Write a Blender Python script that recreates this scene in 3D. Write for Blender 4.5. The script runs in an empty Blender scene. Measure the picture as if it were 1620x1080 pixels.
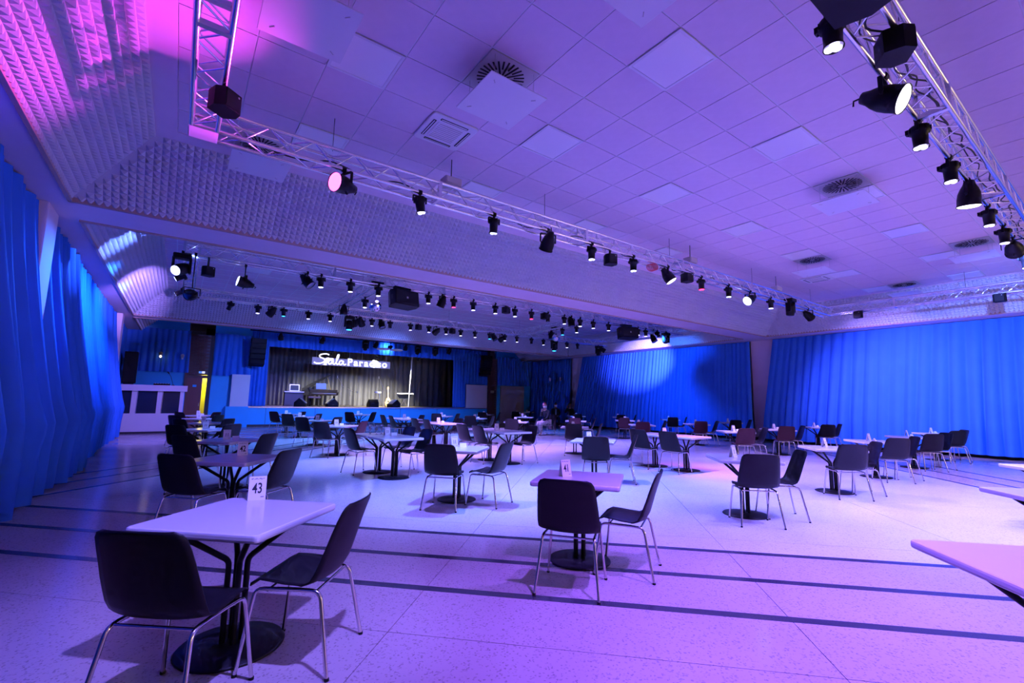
import bpy, bmesh, math, random
from mathutils import Vector, Matrix, Euler
random.seed(7)
R = math.radians
S = bpy.context.scene
C = S.collection

# ------------------------------------------------------------------ camera, world, exposure
CAM_H = 1.42
cam_d = bpy.data.cameras.new('camera'); cam = bpy.data.objects.new('camera', cam_d); C.objects.link(cam)
cam_d.sensor_width = 36.0; cam_d.lens = 727.5 / 1620 * 36.0; cam_d.clip_start = 0.05; cam_d.clip_end = 200
_y, _p, _r = R(35.77), R(7.39), R(1.024)
_f = Vector((math.sin(_y) * math.cos(_p), math.cos(_y) * math.cos(_p), math.sin(_p)))
_rt = Vector((math.cos(_y), -math.sin(_y), 0)); _up = _rt.cross(_f)
_a = math.cos(_r) * _rt + math.sin(_r) * _up; _b = -math.sin(_r) * _rt + math.cos(_r) * _up
cam.matrix_world = Matrix(((_a.x, _b.x, -_f.x, 0), (_a.y, _b.y, -_f.y, 0), (_a.z, _b.z, -_f.z, CAM_H), (0, 0, 0, 1)))
S.camera = cam
S.view_settings.view_transform = 'Standard'; S.view_settings.look = 'None'
S.view_settings.gamma = 1.0; S.view_settings.use_curve_mapping = False
S.view_settings.exposure = 0.0
try:
    S.cycles.use_denoising = True; S.cycles.denoiser = 'OPENIMAGEDENOISE'
    S.cycles.use_adaptive_sampling = True; S.cycles.adaptive_threshold = .08; S.cycles.adaptive_min_samples = 12
    S.cycles.max_bounces = 5; S.cycles.diffuse_bounces = 3; S.cycles.glossy_bounces = 3; S.cycles.transmission_bounces = 4
    S.cycles.caustics_reflective = False; S.cycles.caustics_refractive = False
    S.cycles.sample_clamp_indirect = 4.0; S.cycles.use_light_tree = True
except Exception: pass
w = bpy.data.worlds.new('world'); S.world = w; w.use_nodes = True
w.node_tree.nodes['Background'].inputs[0].default_value = (0.01, 0.008, 0.03, 1)
w.node_tree.nodes['Background'].inputs[1].default_value = 0.3

# light colours of the stage lamps (power multiplier KP, in watts)
KP = 5.4
COL = dict(violet=(.195, .080, .80), lav=(.22, .168, 1.0), pinklav=(.35, .215, 1.0), blue=(.015, .115, .75), ice=(.115, .215, 1.0),
           magenta=(.64, .045, .68), pink=(.75, .08, .42), red=(.75, .015, .06), white=(.68, .6, .75), warm=(.71, .69, .54), cyan=(.015, .34, .75))

# ------------------------------------------------------------------ materials
MATS = {}
def mat(name, col, rough=.5, metal=0., spec=.5, var=0., scale=8., bump=0., bscale=40., emit=None, es=0., coat=0., trans=0.):
    m = bpy.data.materials.new(name); m.use_nodes = True
    n = m.node_tree.nodes; l = m.node_tree.links; b = n['Principled BSDF']
    b.inputs['Roughness'].default_value = rough; b.inputs['Metallic'].default_value = metal
    b.inputs['Specular IOR Level'].default_value = spec; b.inputs['Base Color'].default_value = (*col, 1)
    if coat: b.inputs['Coat Weight'].default_value = coat; b.inputs['Coat Roughness'].default_value = .06
    if trans: b.inputs['Transmission Weight'].default_value = trans
    tc = n.new('ShaderNodeTexCoord')
    nz = n.new('ShaderNodeTexNoise'); nz.inputs['Scale'].default_value = scale; nz.inputs['Detail'].default_value = 4
    l.new(tc.outputs['Object'], nz.inputs['Vector'])
    mx = n.new('ShaderNodeMix'); mx.data_type = 'RGBA'
    v = var
    mx.inputs[6].default_value = (*[max(0, c * (1 - v)) for c in col], 1); mx.inputs[7].default_value = (*[min(1, c * (1 + v)) for c in col], 1)
    l.new(nz.outputs[0], mx.inputs[0]); l.new(mx.outputs[2], b.inputs['Base Color'])
    if bump:
        n2 = n.new('ShaderNodeTexNoise'); n2.inputs['Scale'].default_value = bscale; n2.inputs['Detail'].default_value = 3
        l.new(tc.outputs['Object'], n2.inputs['Vector'])
        bp = n.new('ShaderNodeBump'); bp.inputs['Strength'].default_value = bump; bp.inputs['Distance'].default_value = .01
        l.new(n2.outputs[0], bp.inputs['Height']); l.new(bp.outputs[0], b.inputs['Normal'])
    if emit:
        b.inputs['Emission Color'].default_value = (*emit, 1); b.inputs['Emission Strength'].default_value = es
    MATS[name] = m
    return m
def terrazzo(name, base, chip, rough):
    m = mat(name, base, rough, spec=.5, coat=.0)
    n = m.node_tree.nodes; l = m.node_tree.links; b = n['Principled BSDF']
    tc = n.new('ShaderNodeNewGeometry')
    v = n.new('ShaderNodeTexVoronoi'); v.inputs['Scale'].default_value = 95; v.inputs['Randomness'].default_value = 1
    l.new(tc.outputs['Position'], v.inputs['Vector'])
    cr = n.new('ShaderNodeValToRGB'); cr.color_ramp.elements[0].position = .72; cr.color_ramp.elements[1].position = .86
    l.new(v.outputs['Color'], cr.inputs[0])
    nz = n.new('ShaderNodeTexNoise'); nz.inputs['Scale'].default_value = .9; nz.inputs['Detail'].default_value = 5
    l.new(tc.outputs['Position'], nz.inputs['Vector'])
    m1 = n.new('ShaderNodeMix'); m1.data_type = 'RGBA'
    m1.inputs[6].default_value = (*base, 1); m1.inputs[7].default_value = (*chip, 1); l.new(cr.outputs[0], m1.inputs[0])
    m2 = n.new('ShaderNodeMix'); m2.data_type = 'RGBA'; m2.blend_type = 'MULTIPLY'; m2.inputs[0].default_value = .25
    l.new(m1.outputs[2], m2.inputs[6]); l.new(nz.outputs[0], m2.inputs[7]); l.new(m2.outputs[2], b.inputs['Base Color'])
    rr = n.new('ShaderNodeMapRange'); rr.inputs[3].default_value = rough * .7; rr.inputs[4].default_value = rough * 1.5
    l.new(nz.outputs[0], rr.inputs[0]); l.new(rr.outputs[0], b.inputs['Roughness'])
    return m
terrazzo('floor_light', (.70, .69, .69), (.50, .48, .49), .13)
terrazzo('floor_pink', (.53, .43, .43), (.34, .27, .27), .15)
mat('joint', (.09, .085, .09), .5)
mat('stripe', (.035, .035, .055), .22, var=.2, scale=20)
mat('plaster', (.80, .64, .72), .75, var=.05, scale=3, bump=.06, bscale=60)  # pink tint in the colour stands in for pink lamp light on the beams
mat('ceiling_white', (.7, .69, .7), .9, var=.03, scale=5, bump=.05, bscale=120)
mat('tile_pink_lit', (.74, .60, .68), .9, var=.06, scale=9, bump=.10, bscale=160)  # white tile, its colour tinted pink in place of pink light from the lamps
mat('tee', (.78, .78, .80), .5)
mat('panel_light', (.93, .92, .93), .35, var=.01)
mat('foam', (.58, .57, .62), .95, var=.08, scale=3)
mat('lip_wood', (.42, .27, .23), .5, var=.15, scale=6)
mat('curtain_blue', (.03, .17, .62), .75, spec=.25, var=.12, scale=2.5, bump=.1, bscale=300)
mat('curtain_black', (.10, .098, .11), .85, spec=.2, var=.2, scale=2)
mat('paint_blue', (.01, .36, .72), .55, var=.08, scale=2)
mat('brick_brown', (.10, .035, .03), .6, var=.25, scale=14)
mat('door_red', (.16, .03, .025), .45, var=.15, scale=5)
mat('wall_white', (.66, .62, .63), .7, var=.04, scale=2)
mat('wall_grey', (.38, .34, .36), .7, var=.05, scale=2)
mat('dark_base', (.015, .015, .02), .6)
mat('chair_black', (.008, .007, .011), .42, spec=.22, var=.2, scale=30, bump=.05, bscale=400)
mat('chair_burgundy', (.045, .010, .018), .45, spec=.2, var=.2, scale=30)
mat('chrome', (.75, .73, .70), .16, 1., var=.05, scale=20)
mat('table_white', (.66, .65, .67), .16, spec=.5, var=.03, scale=6)
mat('iron_black', (.008, .008, .011), .45, spec=.22, var=.3, scale=30)
mat('aluminium', (.95, .93, .93), .24, 1.0, var=.1, scale=25)
mat('fixture_black', (.007, .006, .008), .45, spec=.15, var=.3, scale=40)
mat('speaker_black', (.009, .008, .011), .6, spec=.12, var=.3, scale=60, bump=.2, bscale=300)
mat('grille', (.012, .012, .015), .6, 0., spec=.2, var=.3, scale=200)
mat('cable_black', (.01, .01, .012), .6)
mat('plastic_white', (.80, .79, .80), .4, var=.02)
mat('plastic_grey', (.50, .47, .44), .5, var=.05)
mat('slot_dark', (.012, .012, .015), .8)
mat('paper_white', (.86, .85, .87), .8, var=.02)
mat('ink', (.02, .018, .025), .8)
mat('cable_red', (.55, .03, .04), .5)
mat('yellow_paint', (.85, .75, .05), .6, var=.05)
mat('wood_stage', (.32, .24, .17), .35, var=.2, scale=4)
mat('wood_guitar', (.75, .47, .2), .3, var=.15, scale=8)
mat('piano_black', (.008, .008, .010), .2, spec=.3)
mat('brass', (.7, .5, .15), .3, .9)
mat('keys', (.9, .88, .84), .3)
mat('glass_dark', (.02, .03, .06), .06, spec=.6)
mat('mirror', (.85, .85, .88), .06, 1.)
mat('skin', (.55, .33, .26), .6, var=.08, scale=20)
mat('skin_brown', (.30, .17, .12), .6, var=.08, scale=20)
mat('hair_pink', (.85, .35, .50), .7, var=.2, scale=40)
mat('hair_dark', (.02, .015, .015), .6, var=.3, scale=40)
mat('cloth_dark', (.012, .02, .035), .85, var=.3, scale=20)
mat('cloth_shirt', (.25, .40, .70), .8, var=.1, scale=20)
mat('cloth_jeans', (.18, .24, .42), .85, var=.25, scale=14)
mat('mask_white', (.85, .87, .92), .8)
mat('coat_plum', (.16, .10, .15), .9, var=.3, scale=12)
def pattern_cloth():
    m = mat('cloth_pattern', (.75, .6, .68), .85)
    n = m.node_tree.nodes; l = m.node_tree.links
    v = n.new('ShaderNodeTexVoronoi'); v.inputs['Scale'].default_value = 22
    cr = n.new('ShaderNodeValToRGB'); cr.color_ramp.elements[0].position = .25; cr.color_ramp.elements[1].position = .32
    cr.color_ramp.elements[0].color = (.10, .05, .12, 1); cr.color_ramp.elements[1].color = (.85, .72, .8, 1)
    tc = n.new('ShaderNodeTexCoord'); l.new(tc.outputs['Object'], v.inputs['Vector'])
    l.new(v.outputs['Distance'], cr.inputs[0]); l.new(cr.outputs[0], n['Principled BSDF'].inputs['Base Color'])
pattern_cloth()
for k, c in COL.items():
    c = tuple(x / max(c) for x in c); e = [x * .55 + .45 for x in c] if k in ('violet', 'lav', 'pinklav', 'ice', 'white', 'warm', 'blue') else c
    mat('lens_' + k, (.6, .6, .65), .2, emit=e, es=4.5)
mat('lens_off', (.10, .10, .16), .08, spec=.8)
mat('bulb_warm', (1, .8, .6), .3, emit=(1, .7, .45), es=12)
mat('strip_ice', (.5, .8, 1), .3, emit=(.45, .8, 1.), es=5)
mat('exit_white', (.8, .85, .9), .4, emit=(.75, .8, 1.), es=.9)
mat('exit_blue', (.1, .3, .7), .4, emit=(.15, .35, .8), es=.6)
mat('sign_face', (.10, .10, .16), .6, emit=(.42, .40, 1.), es=.32)
mat('sign_letter', (.95, .95, .95), .4, emit=(1, .97, 1.), es=1.3)
mat('screen', (.02, .02, .03), .15, emit=(.05, .06, .1), es=.3)

# ------------------------------------------------------------------ mesh helpers
class MB:
    def __init__(s): s.v = []; s.f = []; s.sm = []
    def add(s, vs, fs, smooth=False):
        o = len(s.v); s.v += [tuple(v) for v in vs]; s.f += [tuple(i + o for i in f) for f in fs]; s.sm += [smooth] * len(fs); return s
    def box(s, c, d, rot=None, M=None):
        x, y, z = d[0] / 2, d[1] / 2, d[2] / 2
        vs = [Vector(p) for p in ((-x, -y, -z), (x, -y, -z), (x, y, -z), (-x, y, -z), (-x, -y, z), (x, -y, z), (x, y, z), (-x, y, z))]
        if rot is not None: e = Euler(rot).to_matrix(); vs = [e @ v for v in vs]
        vs = [v + Vector(c) for v in vs]
        if M: vs = [M @ v for v in vs]
        return s.add(vs, [(0, 3, 2, 1), (4, 5, 6, 7), (0, 1, 5, 4), (1, 2, 6, 5), (2, 3, 7, 6), (3, 0, 4, 7)])
    def rbox(s, c, d, r, M=None, seg=3):   # box with rounded vertical corners and a softened top / bottom edge
        pts = []
        for cx, cy, a0 in ((1, 1, 0), (-1, 1, 90), (-1, -1, 180), (1, -1, 270)):
            for k in range(seg + 1):
                a = R(a0 + 90 * k / seg); pts.append((cx * (d[0] / 2 - r) + r * math.cos(a), cy * (d[1] / 2 - r) + r * math.sin(a)))
        e = min(d[2] * .45, r * .6); n = len(pts); vs = []
        for z, sc in ((-d[2] / 2, e * .6), (-d[2] / 2 + e * .35, e * .15), (-d[2] / 2 + e, 0), (d[2] / 2 - e, 0), (d[2] / 2 - e * .35, e * .15), (d[2] / 2, e * .6)):
            for x, y in pts:
                vs.append(Vector((x * (1 - sc / (d[0] / 2)) + c[0], y * (1 - sc / (d[1] / 2)) + c[1], z + c[2])))
        if M: vs = [M @ v for v in vs]
        fs = [(r_ * n + i, r_ * n + (i + 1) % n, (r_ + 1) * n + (i + 1) % n, (r_ + 1) * n + i) for r_ in range(5) for i in range(n)]
        fs += [tuple(range(n - 1, -1, -1)), tuple(5 * n + i for i in range(n))]
        return s.add(vs, fs, False)
    def tube(s, pts, r, n=8, caps=True):
        pts = [Vector(p) for p in pts]; rr = r if isinstance(r, (list, tuple)) else [r] * len(pts)
        vs = []; prev = None
        for i, p in enumerate(pts):
            t = (pts[min(i + 1, len(pts) - 1)] - pts[max(i - 1, 0)]).normalized()
            if prev is None:
                u = t.orthogonal().normalized()
            else:
                u = (prev - t * prev.dot(t)); u = u.normalized() if u.length > 1e-6 else t.orthogonal().normalized()
            prev = u; w_ = t.cross(u)
            for k in range(n):
                a = 2 * math.pi * (k + .5) / n; vs.append(p + rr[i] * (math.cos(a) * u + math.sin(a) * w_))
        m = len(pts)
        fs = [(i * n + k, i * n + (k + 1) % n, (i + 1) * n + (k + 1) % n, (i + 1) * n + k) for i in range(m - 1) for k in range(n)]
        s.add(vs, fs, True)
        if caps: s.add(vs[:n], [tuple(range(n - 1, -1, -1))]); s.add(vs[-n:], [tuple(range(n))])
        return s
    def lathe(s, prof, n=16, M=None, smooth=True, cap0=True, cap1=True):
        vs = []
        for r, z in prof:
            for k in range(n):
                a = 2 * math.pi * k / n; v = Vector((r * math.cos(a), r * math.sin(a), z)); vs.append(M @ v if M else v)
        m = len(prof)
        s.add(vs, [(i * n + k, i * n + (k + 1) % n, (i + 1) * n + (k + 1) % n, (i + 1) * n + k) for i in range(m - 1) for k in range(n)], smooth)
        if cap0: s.add(vs[:n], [tuple(range(n - 1, -1, -1))])
        if cap1: s.add(vs[-n:], [tuple(range(n))])
        return s
    def prism(s, poly, z0, z1, M=None):
        n = len(poly); vs = [Vector((x, y, z0)) for x, y in poly] + [Vector((x, y, z1)) for x, y in poly]
        if M: vs = [M @ v for v in vs]
        return s.add(vs, [tuple(range(n - 1, -1, -1)), tuple(range(n, 2 * n))] + [(i, (i + 1) % n, n + (i + 1) % n, n + i) for i in range(n)])
    def grid(s, fn, nu, nv, smooth=True):
        vs = [fn(u / nu, v / nv) for v in range(nv + 1) for u in range(nu + 1)]
        return s.add(vs, [(v * (nu + 1) + u, v * (nu + 1) + u + 1, (v + 1) * (nu + 1) + u + 1, (v + 1) * (nu + 1) + u) for v in range(nv) for u in range(nu)], smooth)
    def mesh(s, name, m):
        me = bpy.data.meshes.new(name); me.from_pydata(s.v, [], s.f); me.polygons.foreach_set('use_smooth', s.sm)
        me.materials.append(MATS[m]); me.update(); return me
    def build(s, name, m, parent=None, loc=None):
        return link(name, s.mesh(name, m), parent, loc)
def link(name, me, parent=None, loc=None, rot=None):
    o = bpy.data.objects.new(name, me); C.objects.link(o)
    if parent: o.parent = parent
    if loc: o.location = loc
    if rot: o.rotation_euler = rot
    return o
def tag(o, label, cat, group=None, kind=None):
    if label: o['label'] = label
    if cat: o['category'] = cat
    if group: o['group'] = group
    if kind: o['kind'] = kind
    return o
def empty(name, loc=(0, 0, 0), rot=(0, 0, 0)):
    o = bpy.data.objects.new(name, None); C.objects.link(o); o.location = loc; o.rotation_euler = rot; o.empty_display_size = .1; return o
def copy_tree(o, parent=None):
    c = o.copy(); C.objects.link(c)
    if parent is not None: c.parent = parent; c.matrix_parent_inverse = o.matrix_parent_inverse.copy()
    for ch in o.children: copy_tree(ch, c)
    return c
def struct(name, mb, m, parent=None):
    o = mb.build(name, m, parent)
    if parent is None: o['kind'] = 'structure'
    return o
ORD = ['', 'first', 'second', 'third', 'fourth', 'fifth', 'sixth', 'seventh', 'eighth', 'ninth', 'tenth', 'eleventh', 'twelfth', 'thirteenth', 'fourteenth',
       'fifteenth', 'sixteenth', 'seventeenth', 'eighteenth', 'nineteenth', 'twentieth', 'twenty-first', 'twenty-second', 'twenty-third', 'twenty-fourth', 'twenty-fifth',
       'twenty-sixth', 'twenty-seventh', 'twenty-eighth', 'twenty-ninth', 'thirtieth', 'thirty-first', 'thirty-second']
# ------------------------------------------------------------------ room dimensions
XL, XR, YN, YB = -2.1, 20.6, -6.0, 25.2          # walls: curtain side, far side, behind the camera, stage end
ZB, ZC = 4.168, 5.07                              # underside of the beams, coffered ceiling
CX0, CX1 = -1.51, 18.93                           # coffer bottom edges
BAYS = [(-1.87, 8.85), (9.77, 20.45), (21.05, 31.7)]
RUN, RISE = .94, ZC - ZB
Q2 = math.sqrt(2)
# ------------------------------------------------------------------ floor
floor = struct('floor', MB().box(((XL + XR) / 2, (YN + YB) / 2, -.056), (XR - XL, YB - YN, .1)), 'joint')
def clip(poly, f):
    out = []
    for i, p in enumerate(poly):
        q = poly[(i + 1) % len(poly)]; a, b = f(p), f(q)
        if a >= 0: out.append(p)
        if (a >= 0) != (b >= 0):
            t = a / (a - b); out.append((p[0] + t * (q[0] - p[0]), p[1] + t * (q[1] - p[1])))
    return out
def ab_rect(a0, a1, b0, b1):      # rectangle in the diagonal floor axes -> room polygon clipped to the walls
    P = [((a - b) / Q2, (a + b) / Q2) for a, b in ((a0, b0), (a1, b0), (a1, b1), (a0, b1))]
    for f in (lambda p: p[0] - XL, lambda p: XR - p[0], lambda p: p[1] - YN, lambda p: YB - p[1]):
        if len(P) >= 3: P = clip(P, f)
    if len(P) < 3: return None
    ar = sum(P[i][0] * P[(i + 1) % len(P)][1] - P[(i + 1) % len(P)][0] * P[i][1] for i in range(len(P))) / 2
    if abs(ar) < .01: return None
    return P if ar > 0 else P[::-1]
AC, BC_, HW = 12.31, .19, 7.32                    # centre and half width of the diamond field
def floor_piece(a0, a1, b0, b1, m, z1=0., z0=-.006, name='floor_panel'):
    P = ab_rect(a0, a1, b0, b1)
    if P: MB().prism(P, z0, z1).build(name, m, floor)
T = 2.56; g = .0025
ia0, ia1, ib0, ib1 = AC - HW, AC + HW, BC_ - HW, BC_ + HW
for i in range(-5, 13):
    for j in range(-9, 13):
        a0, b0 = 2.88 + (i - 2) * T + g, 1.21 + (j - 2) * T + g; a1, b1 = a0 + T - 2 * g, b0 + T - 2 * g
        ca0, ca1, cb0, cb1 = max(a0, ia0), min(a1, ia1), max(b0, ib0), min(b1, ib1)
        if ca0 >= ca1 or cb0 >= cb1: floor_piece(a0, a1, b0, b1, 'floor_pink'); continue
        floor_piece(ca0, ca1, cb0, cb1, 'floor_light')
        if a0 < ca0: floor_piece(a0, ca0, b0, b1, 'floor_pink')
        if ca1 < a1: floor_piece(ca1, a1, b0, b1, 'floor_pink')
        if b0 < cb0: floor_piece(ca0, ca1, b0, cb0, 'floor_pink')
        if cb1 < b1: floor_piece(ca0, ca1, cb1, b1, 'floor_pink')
for d in (HW, HW + .73, HW + 1.43):                # three dark inlaid frames
    w_ = .042
    for a0, a1, b0, b1 in ((AC - d - w_, AC - d + w_, BC_ - d - w_, BC_ + d + w_), (AC + d - w_, AC + d + w_, BC_ - d - w_, BC_ + d + w_),
                           (AC - d + w_, AC + d - w_, BC_ - d - w_, BC_ - d + w_), (AC - d + w_, AC + d - w_, BC_ + d - w_, BC_ + d + w_)):
        floor_piece(a0, a1, b0, b1, 'stripe', .0012, -.002, 'inlay_strip')

# ------------------------------------------------------------------ walls, beams, columns
struct('wall_left', MB().box((XL - .1, (YN + 32) / 2, 2.6), (.2, 32 - YN, 5.4)), 'wall_white')
struct('wall_right', MB().box((XR + .1, (YN + 32) / 2, 2.6), (.2, 32 - YN, 5.4)), 'wall_white')
struct('wall_front', MB().box(((XL + XR) / 2, YN - .1, 2.6), (XR - XL + .4, .2, 5.4)), 'plaster')
struct('baseboard_left', MB().box((XL + .03, (YN + YB) / 2, .06), (.06, YB - YN, .12)), 'dark_base')
struct('baseboard_right', MB().box((XR - .9, (YN + YB) / 2, .06), (.05, YB - YN, .12)), 'dark_base')
def bar(x0, x1, y0, y1, z0, z1): return MB().box(((x0 + x1) / 2, (y0 + y1) / 2, (z0 + z1) / 2), (x1 - x0, y1 - y0, z1 - z0))
ZR = 5.25
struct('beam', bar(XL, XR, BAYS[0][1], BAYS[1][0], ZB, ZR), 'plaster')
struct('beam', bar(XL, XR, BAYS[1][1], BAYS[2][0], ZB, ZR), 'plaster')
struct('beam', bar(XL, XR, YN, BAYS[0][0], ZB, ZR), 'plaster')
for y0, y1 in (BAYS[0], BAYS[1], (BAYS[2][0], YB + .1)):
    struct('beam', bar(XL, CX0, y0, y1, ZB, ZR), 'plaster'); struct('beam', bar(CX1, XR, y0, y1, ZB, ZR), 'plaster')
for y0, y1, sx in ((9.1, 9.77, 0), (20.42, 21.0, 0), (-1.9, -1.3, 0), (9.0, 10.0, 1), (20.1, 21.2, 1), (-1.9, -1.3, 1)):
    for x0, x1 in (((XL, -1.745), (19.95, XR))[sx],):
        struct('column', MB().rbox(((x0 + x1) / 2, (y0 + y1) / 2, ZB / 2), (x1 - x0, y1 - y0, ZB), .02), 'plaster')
# ------------------------------------------------------------------ coffer slopes clad in pyramid foam
FP = .0929
def pyr(mb, B, du, dv, nn, s, t, h):
    p = [B + du * (s - h) + dv * (t - h), B + du * (s + h) + dv * (t - h), B + du * (s + h) + dv * (t + h), B + du * (s - h) + dv * (t + h), B + du * s + dv * t + nn * .05]
    mb.add(p, [(0, 1, 4), (1, 2, 4), (2, 3, 4), (3, 0, 4)])
_std = {}
def slope(p0, p1, inward, cut0=True, cut1=True, name='ceiling_slope'):
    B = Vector(p0); L = (Vector(p1) - B).length; du = (Vector(p1) - B) / L
    dv = (Vector(inward) * RUN + Vector((0, 0, RISE))); SL = dv.length; dv /= SL
    nn = du.cross(dv)
    if nn.dot(Vector(inward)) < 0: nn = -nn
    k = RUN / SL
    root = MB(); q0, q1 = (RUN if cut0 else 0), (RUN if cut1 else 0)
    a, b, c, d = B, B + du * L, B + du * (L - q1) + dv * SL, B + du * q0 + dv * SL
    bk = -nn * .06
    root.add([a, b, c, d, a + bk, b + bk, c + bk, d + bk], [(0, 1, 2, 3), (7, 6, 5, 4), (0, 4, 5, 1), (1, 5, 6, 2), (2, 6, 7, 3), (3, 7, 4, 0)])
    o = struct(name, root, 'foam')
    nt = int(SL / FP); nc = 11; np_ = int(L / FP); off = (L - np_ * FP) / 2; ot = (SL - nt * FP) / 2
    for c0 in range(0, np_, nc):
        mb = MB(); cnt = 0; full = 0
        for i in range(c0, min(c0 + nc, np_)):
            s = off + (i + .5) * FP
            for j in range(nt):
                t = ot + (j + .5) * FP
                full += 1
                if cut0 and s - FP / 2 < (t + FP / 2) * k: continue
                if cut1 and s + FP / 2 > L - (t + FP / 2) * k: continue
                pyr(mb, B, du, dv, nn, s, t, FP / 2 * (.985)); cnt += 1
        if cnt: mb.build('foam_panel', 'foam', o)
    # wooden lip along the foot of the slope
    lip = MB(); mid = (Vector(p0) + Vector(p1)) / 2
    ax = 0 if abs(du.x) > .5 else 1
    lip.box(mid + Vector(inward) * .02 + Vector((0, 0, .01)), (L if ax == 0 else .05, L if ax == 1 else .05, .075))
    lp = lip.build('lip', 'lip_wood', o)
    return o
for n_, (y0, y1) in enumerate(BAYS):
    ye = y1 if n_ < 2 else YB
    slope((CX0, y0, ZB), (CX0, ye, ZB), (1, 0, 0), True, n_ < 2)
    slope((CX1, y0, ZB), (CX1, ye, ZB), (-1, 0, 0), True, n_ < 2)
    slope((CX0, y0, ZB), (CX1, y0, ZB), (0, 1, 0))
    if n_ < 2: slope((CX0, y1, ZB), (CX1, y1, ZB), (0, -1, 0))
# ------------------------------------------------------------------ ceilings
TX0, TY0, TP = 2.332, 3.0186, .6632
ceil1 = struct('ceiling', bar(CX0 + RUN - .1, CX1 - RUN + .1, BAYS[0][0] + RUN - .1, BAYS[0][1] - RUN + .1, ZC + .006, ZC + .09), 'tee')
ex0, ex1, ey0, ey1 = -.32, 17.9, BAYS[0][0] + RUN + .33, 7.63
for x0, x1, y0, y1 in ((CX0 + RUN - .06, ex0, BAYS[0][0] + RUN - .06, BAYS[0][1] - RUN + .06), (ex1, CX1 - RUN + .06, BAYS[0][0] + RUN - .06, BAYS[0][1] - RUN + .06),
                       (ex0, ex1, BAYS[0][0] + RUN - .06, ey0), (ex0, ex1, ey1, BAYS[0][1] - RUN + .06)):
    bar(x0, x1, y0, y1, ZC - .012, ZC + .02).build('border', 'plaster', ceil1)
LIGHT_CELLS = [(-2, 2), (-2, -1), (2, -1), (2, 2), (6, -1), (6, 2), (10, 2), (14, 2), (14, -1), (10, -1), (18, -1), (18, 2), (22, -1), (22, 2), (2, 5), (6, 5), (-2, 5), (10, 5)]
VENT_CELLS = [(0, 1), (9, -1), (15, 2), (17, -2), (22, 1), (-3, 6), (-2, -3 + 2), (4, -2)]
AC_CELLS = [(0, 3), (18, 3)]
gp = .014
tile_me = MB().box((0, 0, .006), (TP - gp, TP - gp, .014)).mesh('ceiling_tile', 'tile_pink_lit')
occupied = set(LIGHT_CELLS) | set([(0, 1), (9, -1), (15, 2), (17, -2), (22, 1), (-3, 6)]) | set(AC_CELLS)
cells = []
rest = MB()
for i in range(-5, 24):
    for j in range(-8, 8):
        x0, y0 = TX0 + i * TP, TY0 + j * TP; x1, y1 = x0 + TP, y0 + TP
        if x1 < ex0 + .05 or x0 > ex1 - .05 or y1 < ey0 + .05 or y0 > ey1 - .05 or (i, j) in occupied: continue
        whole = x0 >= ex0 and x1 <= ex1 and y0 >= ey0 and y1 <= ey1 and j >= -4
        cells.append((not whole, math.hypot((x0 - 5) * .8, y0 - 3.5), x0, y0, x1, y1))
cells.sort()
for n_t, (part, _d, x0, y0, x1, y1) in enumerate(cells):
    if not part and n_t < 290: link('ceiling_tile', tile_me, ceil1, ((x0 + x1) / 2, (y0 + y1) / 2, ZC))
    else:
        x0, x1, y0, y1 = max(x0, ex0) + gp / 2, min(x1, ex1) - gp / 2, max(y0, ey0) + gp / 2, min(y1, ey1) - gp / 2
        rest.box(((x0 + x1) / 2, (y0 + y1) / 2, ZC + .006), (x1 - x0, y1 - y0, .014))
o = rest.build('cut_tiles', 'tile_pink_lit', ceil1); o['kind'] = 'stuff'
ceil2 = struct('ceiling', bar(CX0 + RUN - .1, CX1 - RUN + .1, BAYS[1][0] + RUN - .1, BAYS[1][1] - RUN + .1, ZC, ZC + .08), 'tile_pink_lit')
gb = MB()
for k in range(40):
    x = TX0 + (k - 4) * TP
    if CX0 + RUN < x < CX1 - RUN: gb.box((x, sum(BAYS[1]) / 2, ZC - .002), (.02, BAYS[1][1] - BAYS[1][0] - 2 * RUN, .008))
for k in range(20):
    y = 10.9 + k * TP
    if y < BAYS[1][1] - RUN: gb.box(((CX0 + CX1) / 2, y, ZC - .003), (CX1 - CX0 - 2 * RUN, .02, .008))
o = gb.build('tee_grid', 'tee', ceil2); o['kind'] = 'stuff'
struct('ceiling', bar(CX0 + RUN - .1, CX1 - RUN + .1, BAYS[2][0] + RUN - .1, 31.6, ZC, ZC + .08), 'tile_pink_lit')
struct('ceiling', bar(XL - .2, XR + .2, YN - .2, 32, ZR, ZR + .1), 'plaster')

# ceiling light panels
def light_panel(x, y, z, label, group):
    t = empty('ceiling_light_panel', (x, y, z)); tag(t, label, 'ceiling light', group)
    MB().box((0, 0, 0), (TP - .06, TP - .06, .012)).build('diffuser', 'panel_light', t)
    f = MB(); h = TP / 2 - .02
    for sx in (-1, 1): f.box((sx * h, 0, -.004), (.03, TP - .01, .016)); f.box((0, sx * h, -.004), (TP - .07, .03, .016))
    f.build('frame', 'plastic_white', t)
rows = {-1: 'row of panels above the near truss', 2: 'middle row of ceiling panels', 5: 'row of panels close to the far truss'}
for (i, j) in LIGHT_CELLS:
    k = sorted(a for a, b in LIGHT_CELLS if b == j).index(i) + 1
    light_panel(TX0 + (i + .5) * TP, TY0 + (j + .5) * TP, ZC - .004, f'unlit white square ceiling light, {ORD[k]} from left in the {rows[j]}'.replace('row of panels ', 'row '), 'square ceiling light panels of the near bay')
B2L = [(.9, 12.3), (3.55, 12.3), (6.2, 12.3), (8.9, 12.3), (1.6, 14.9), (4.2, 14.9), (6.9, 14.9), (9.5, 14.9), (12.2, 14.9), (14.8, 12.3)]
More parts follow.
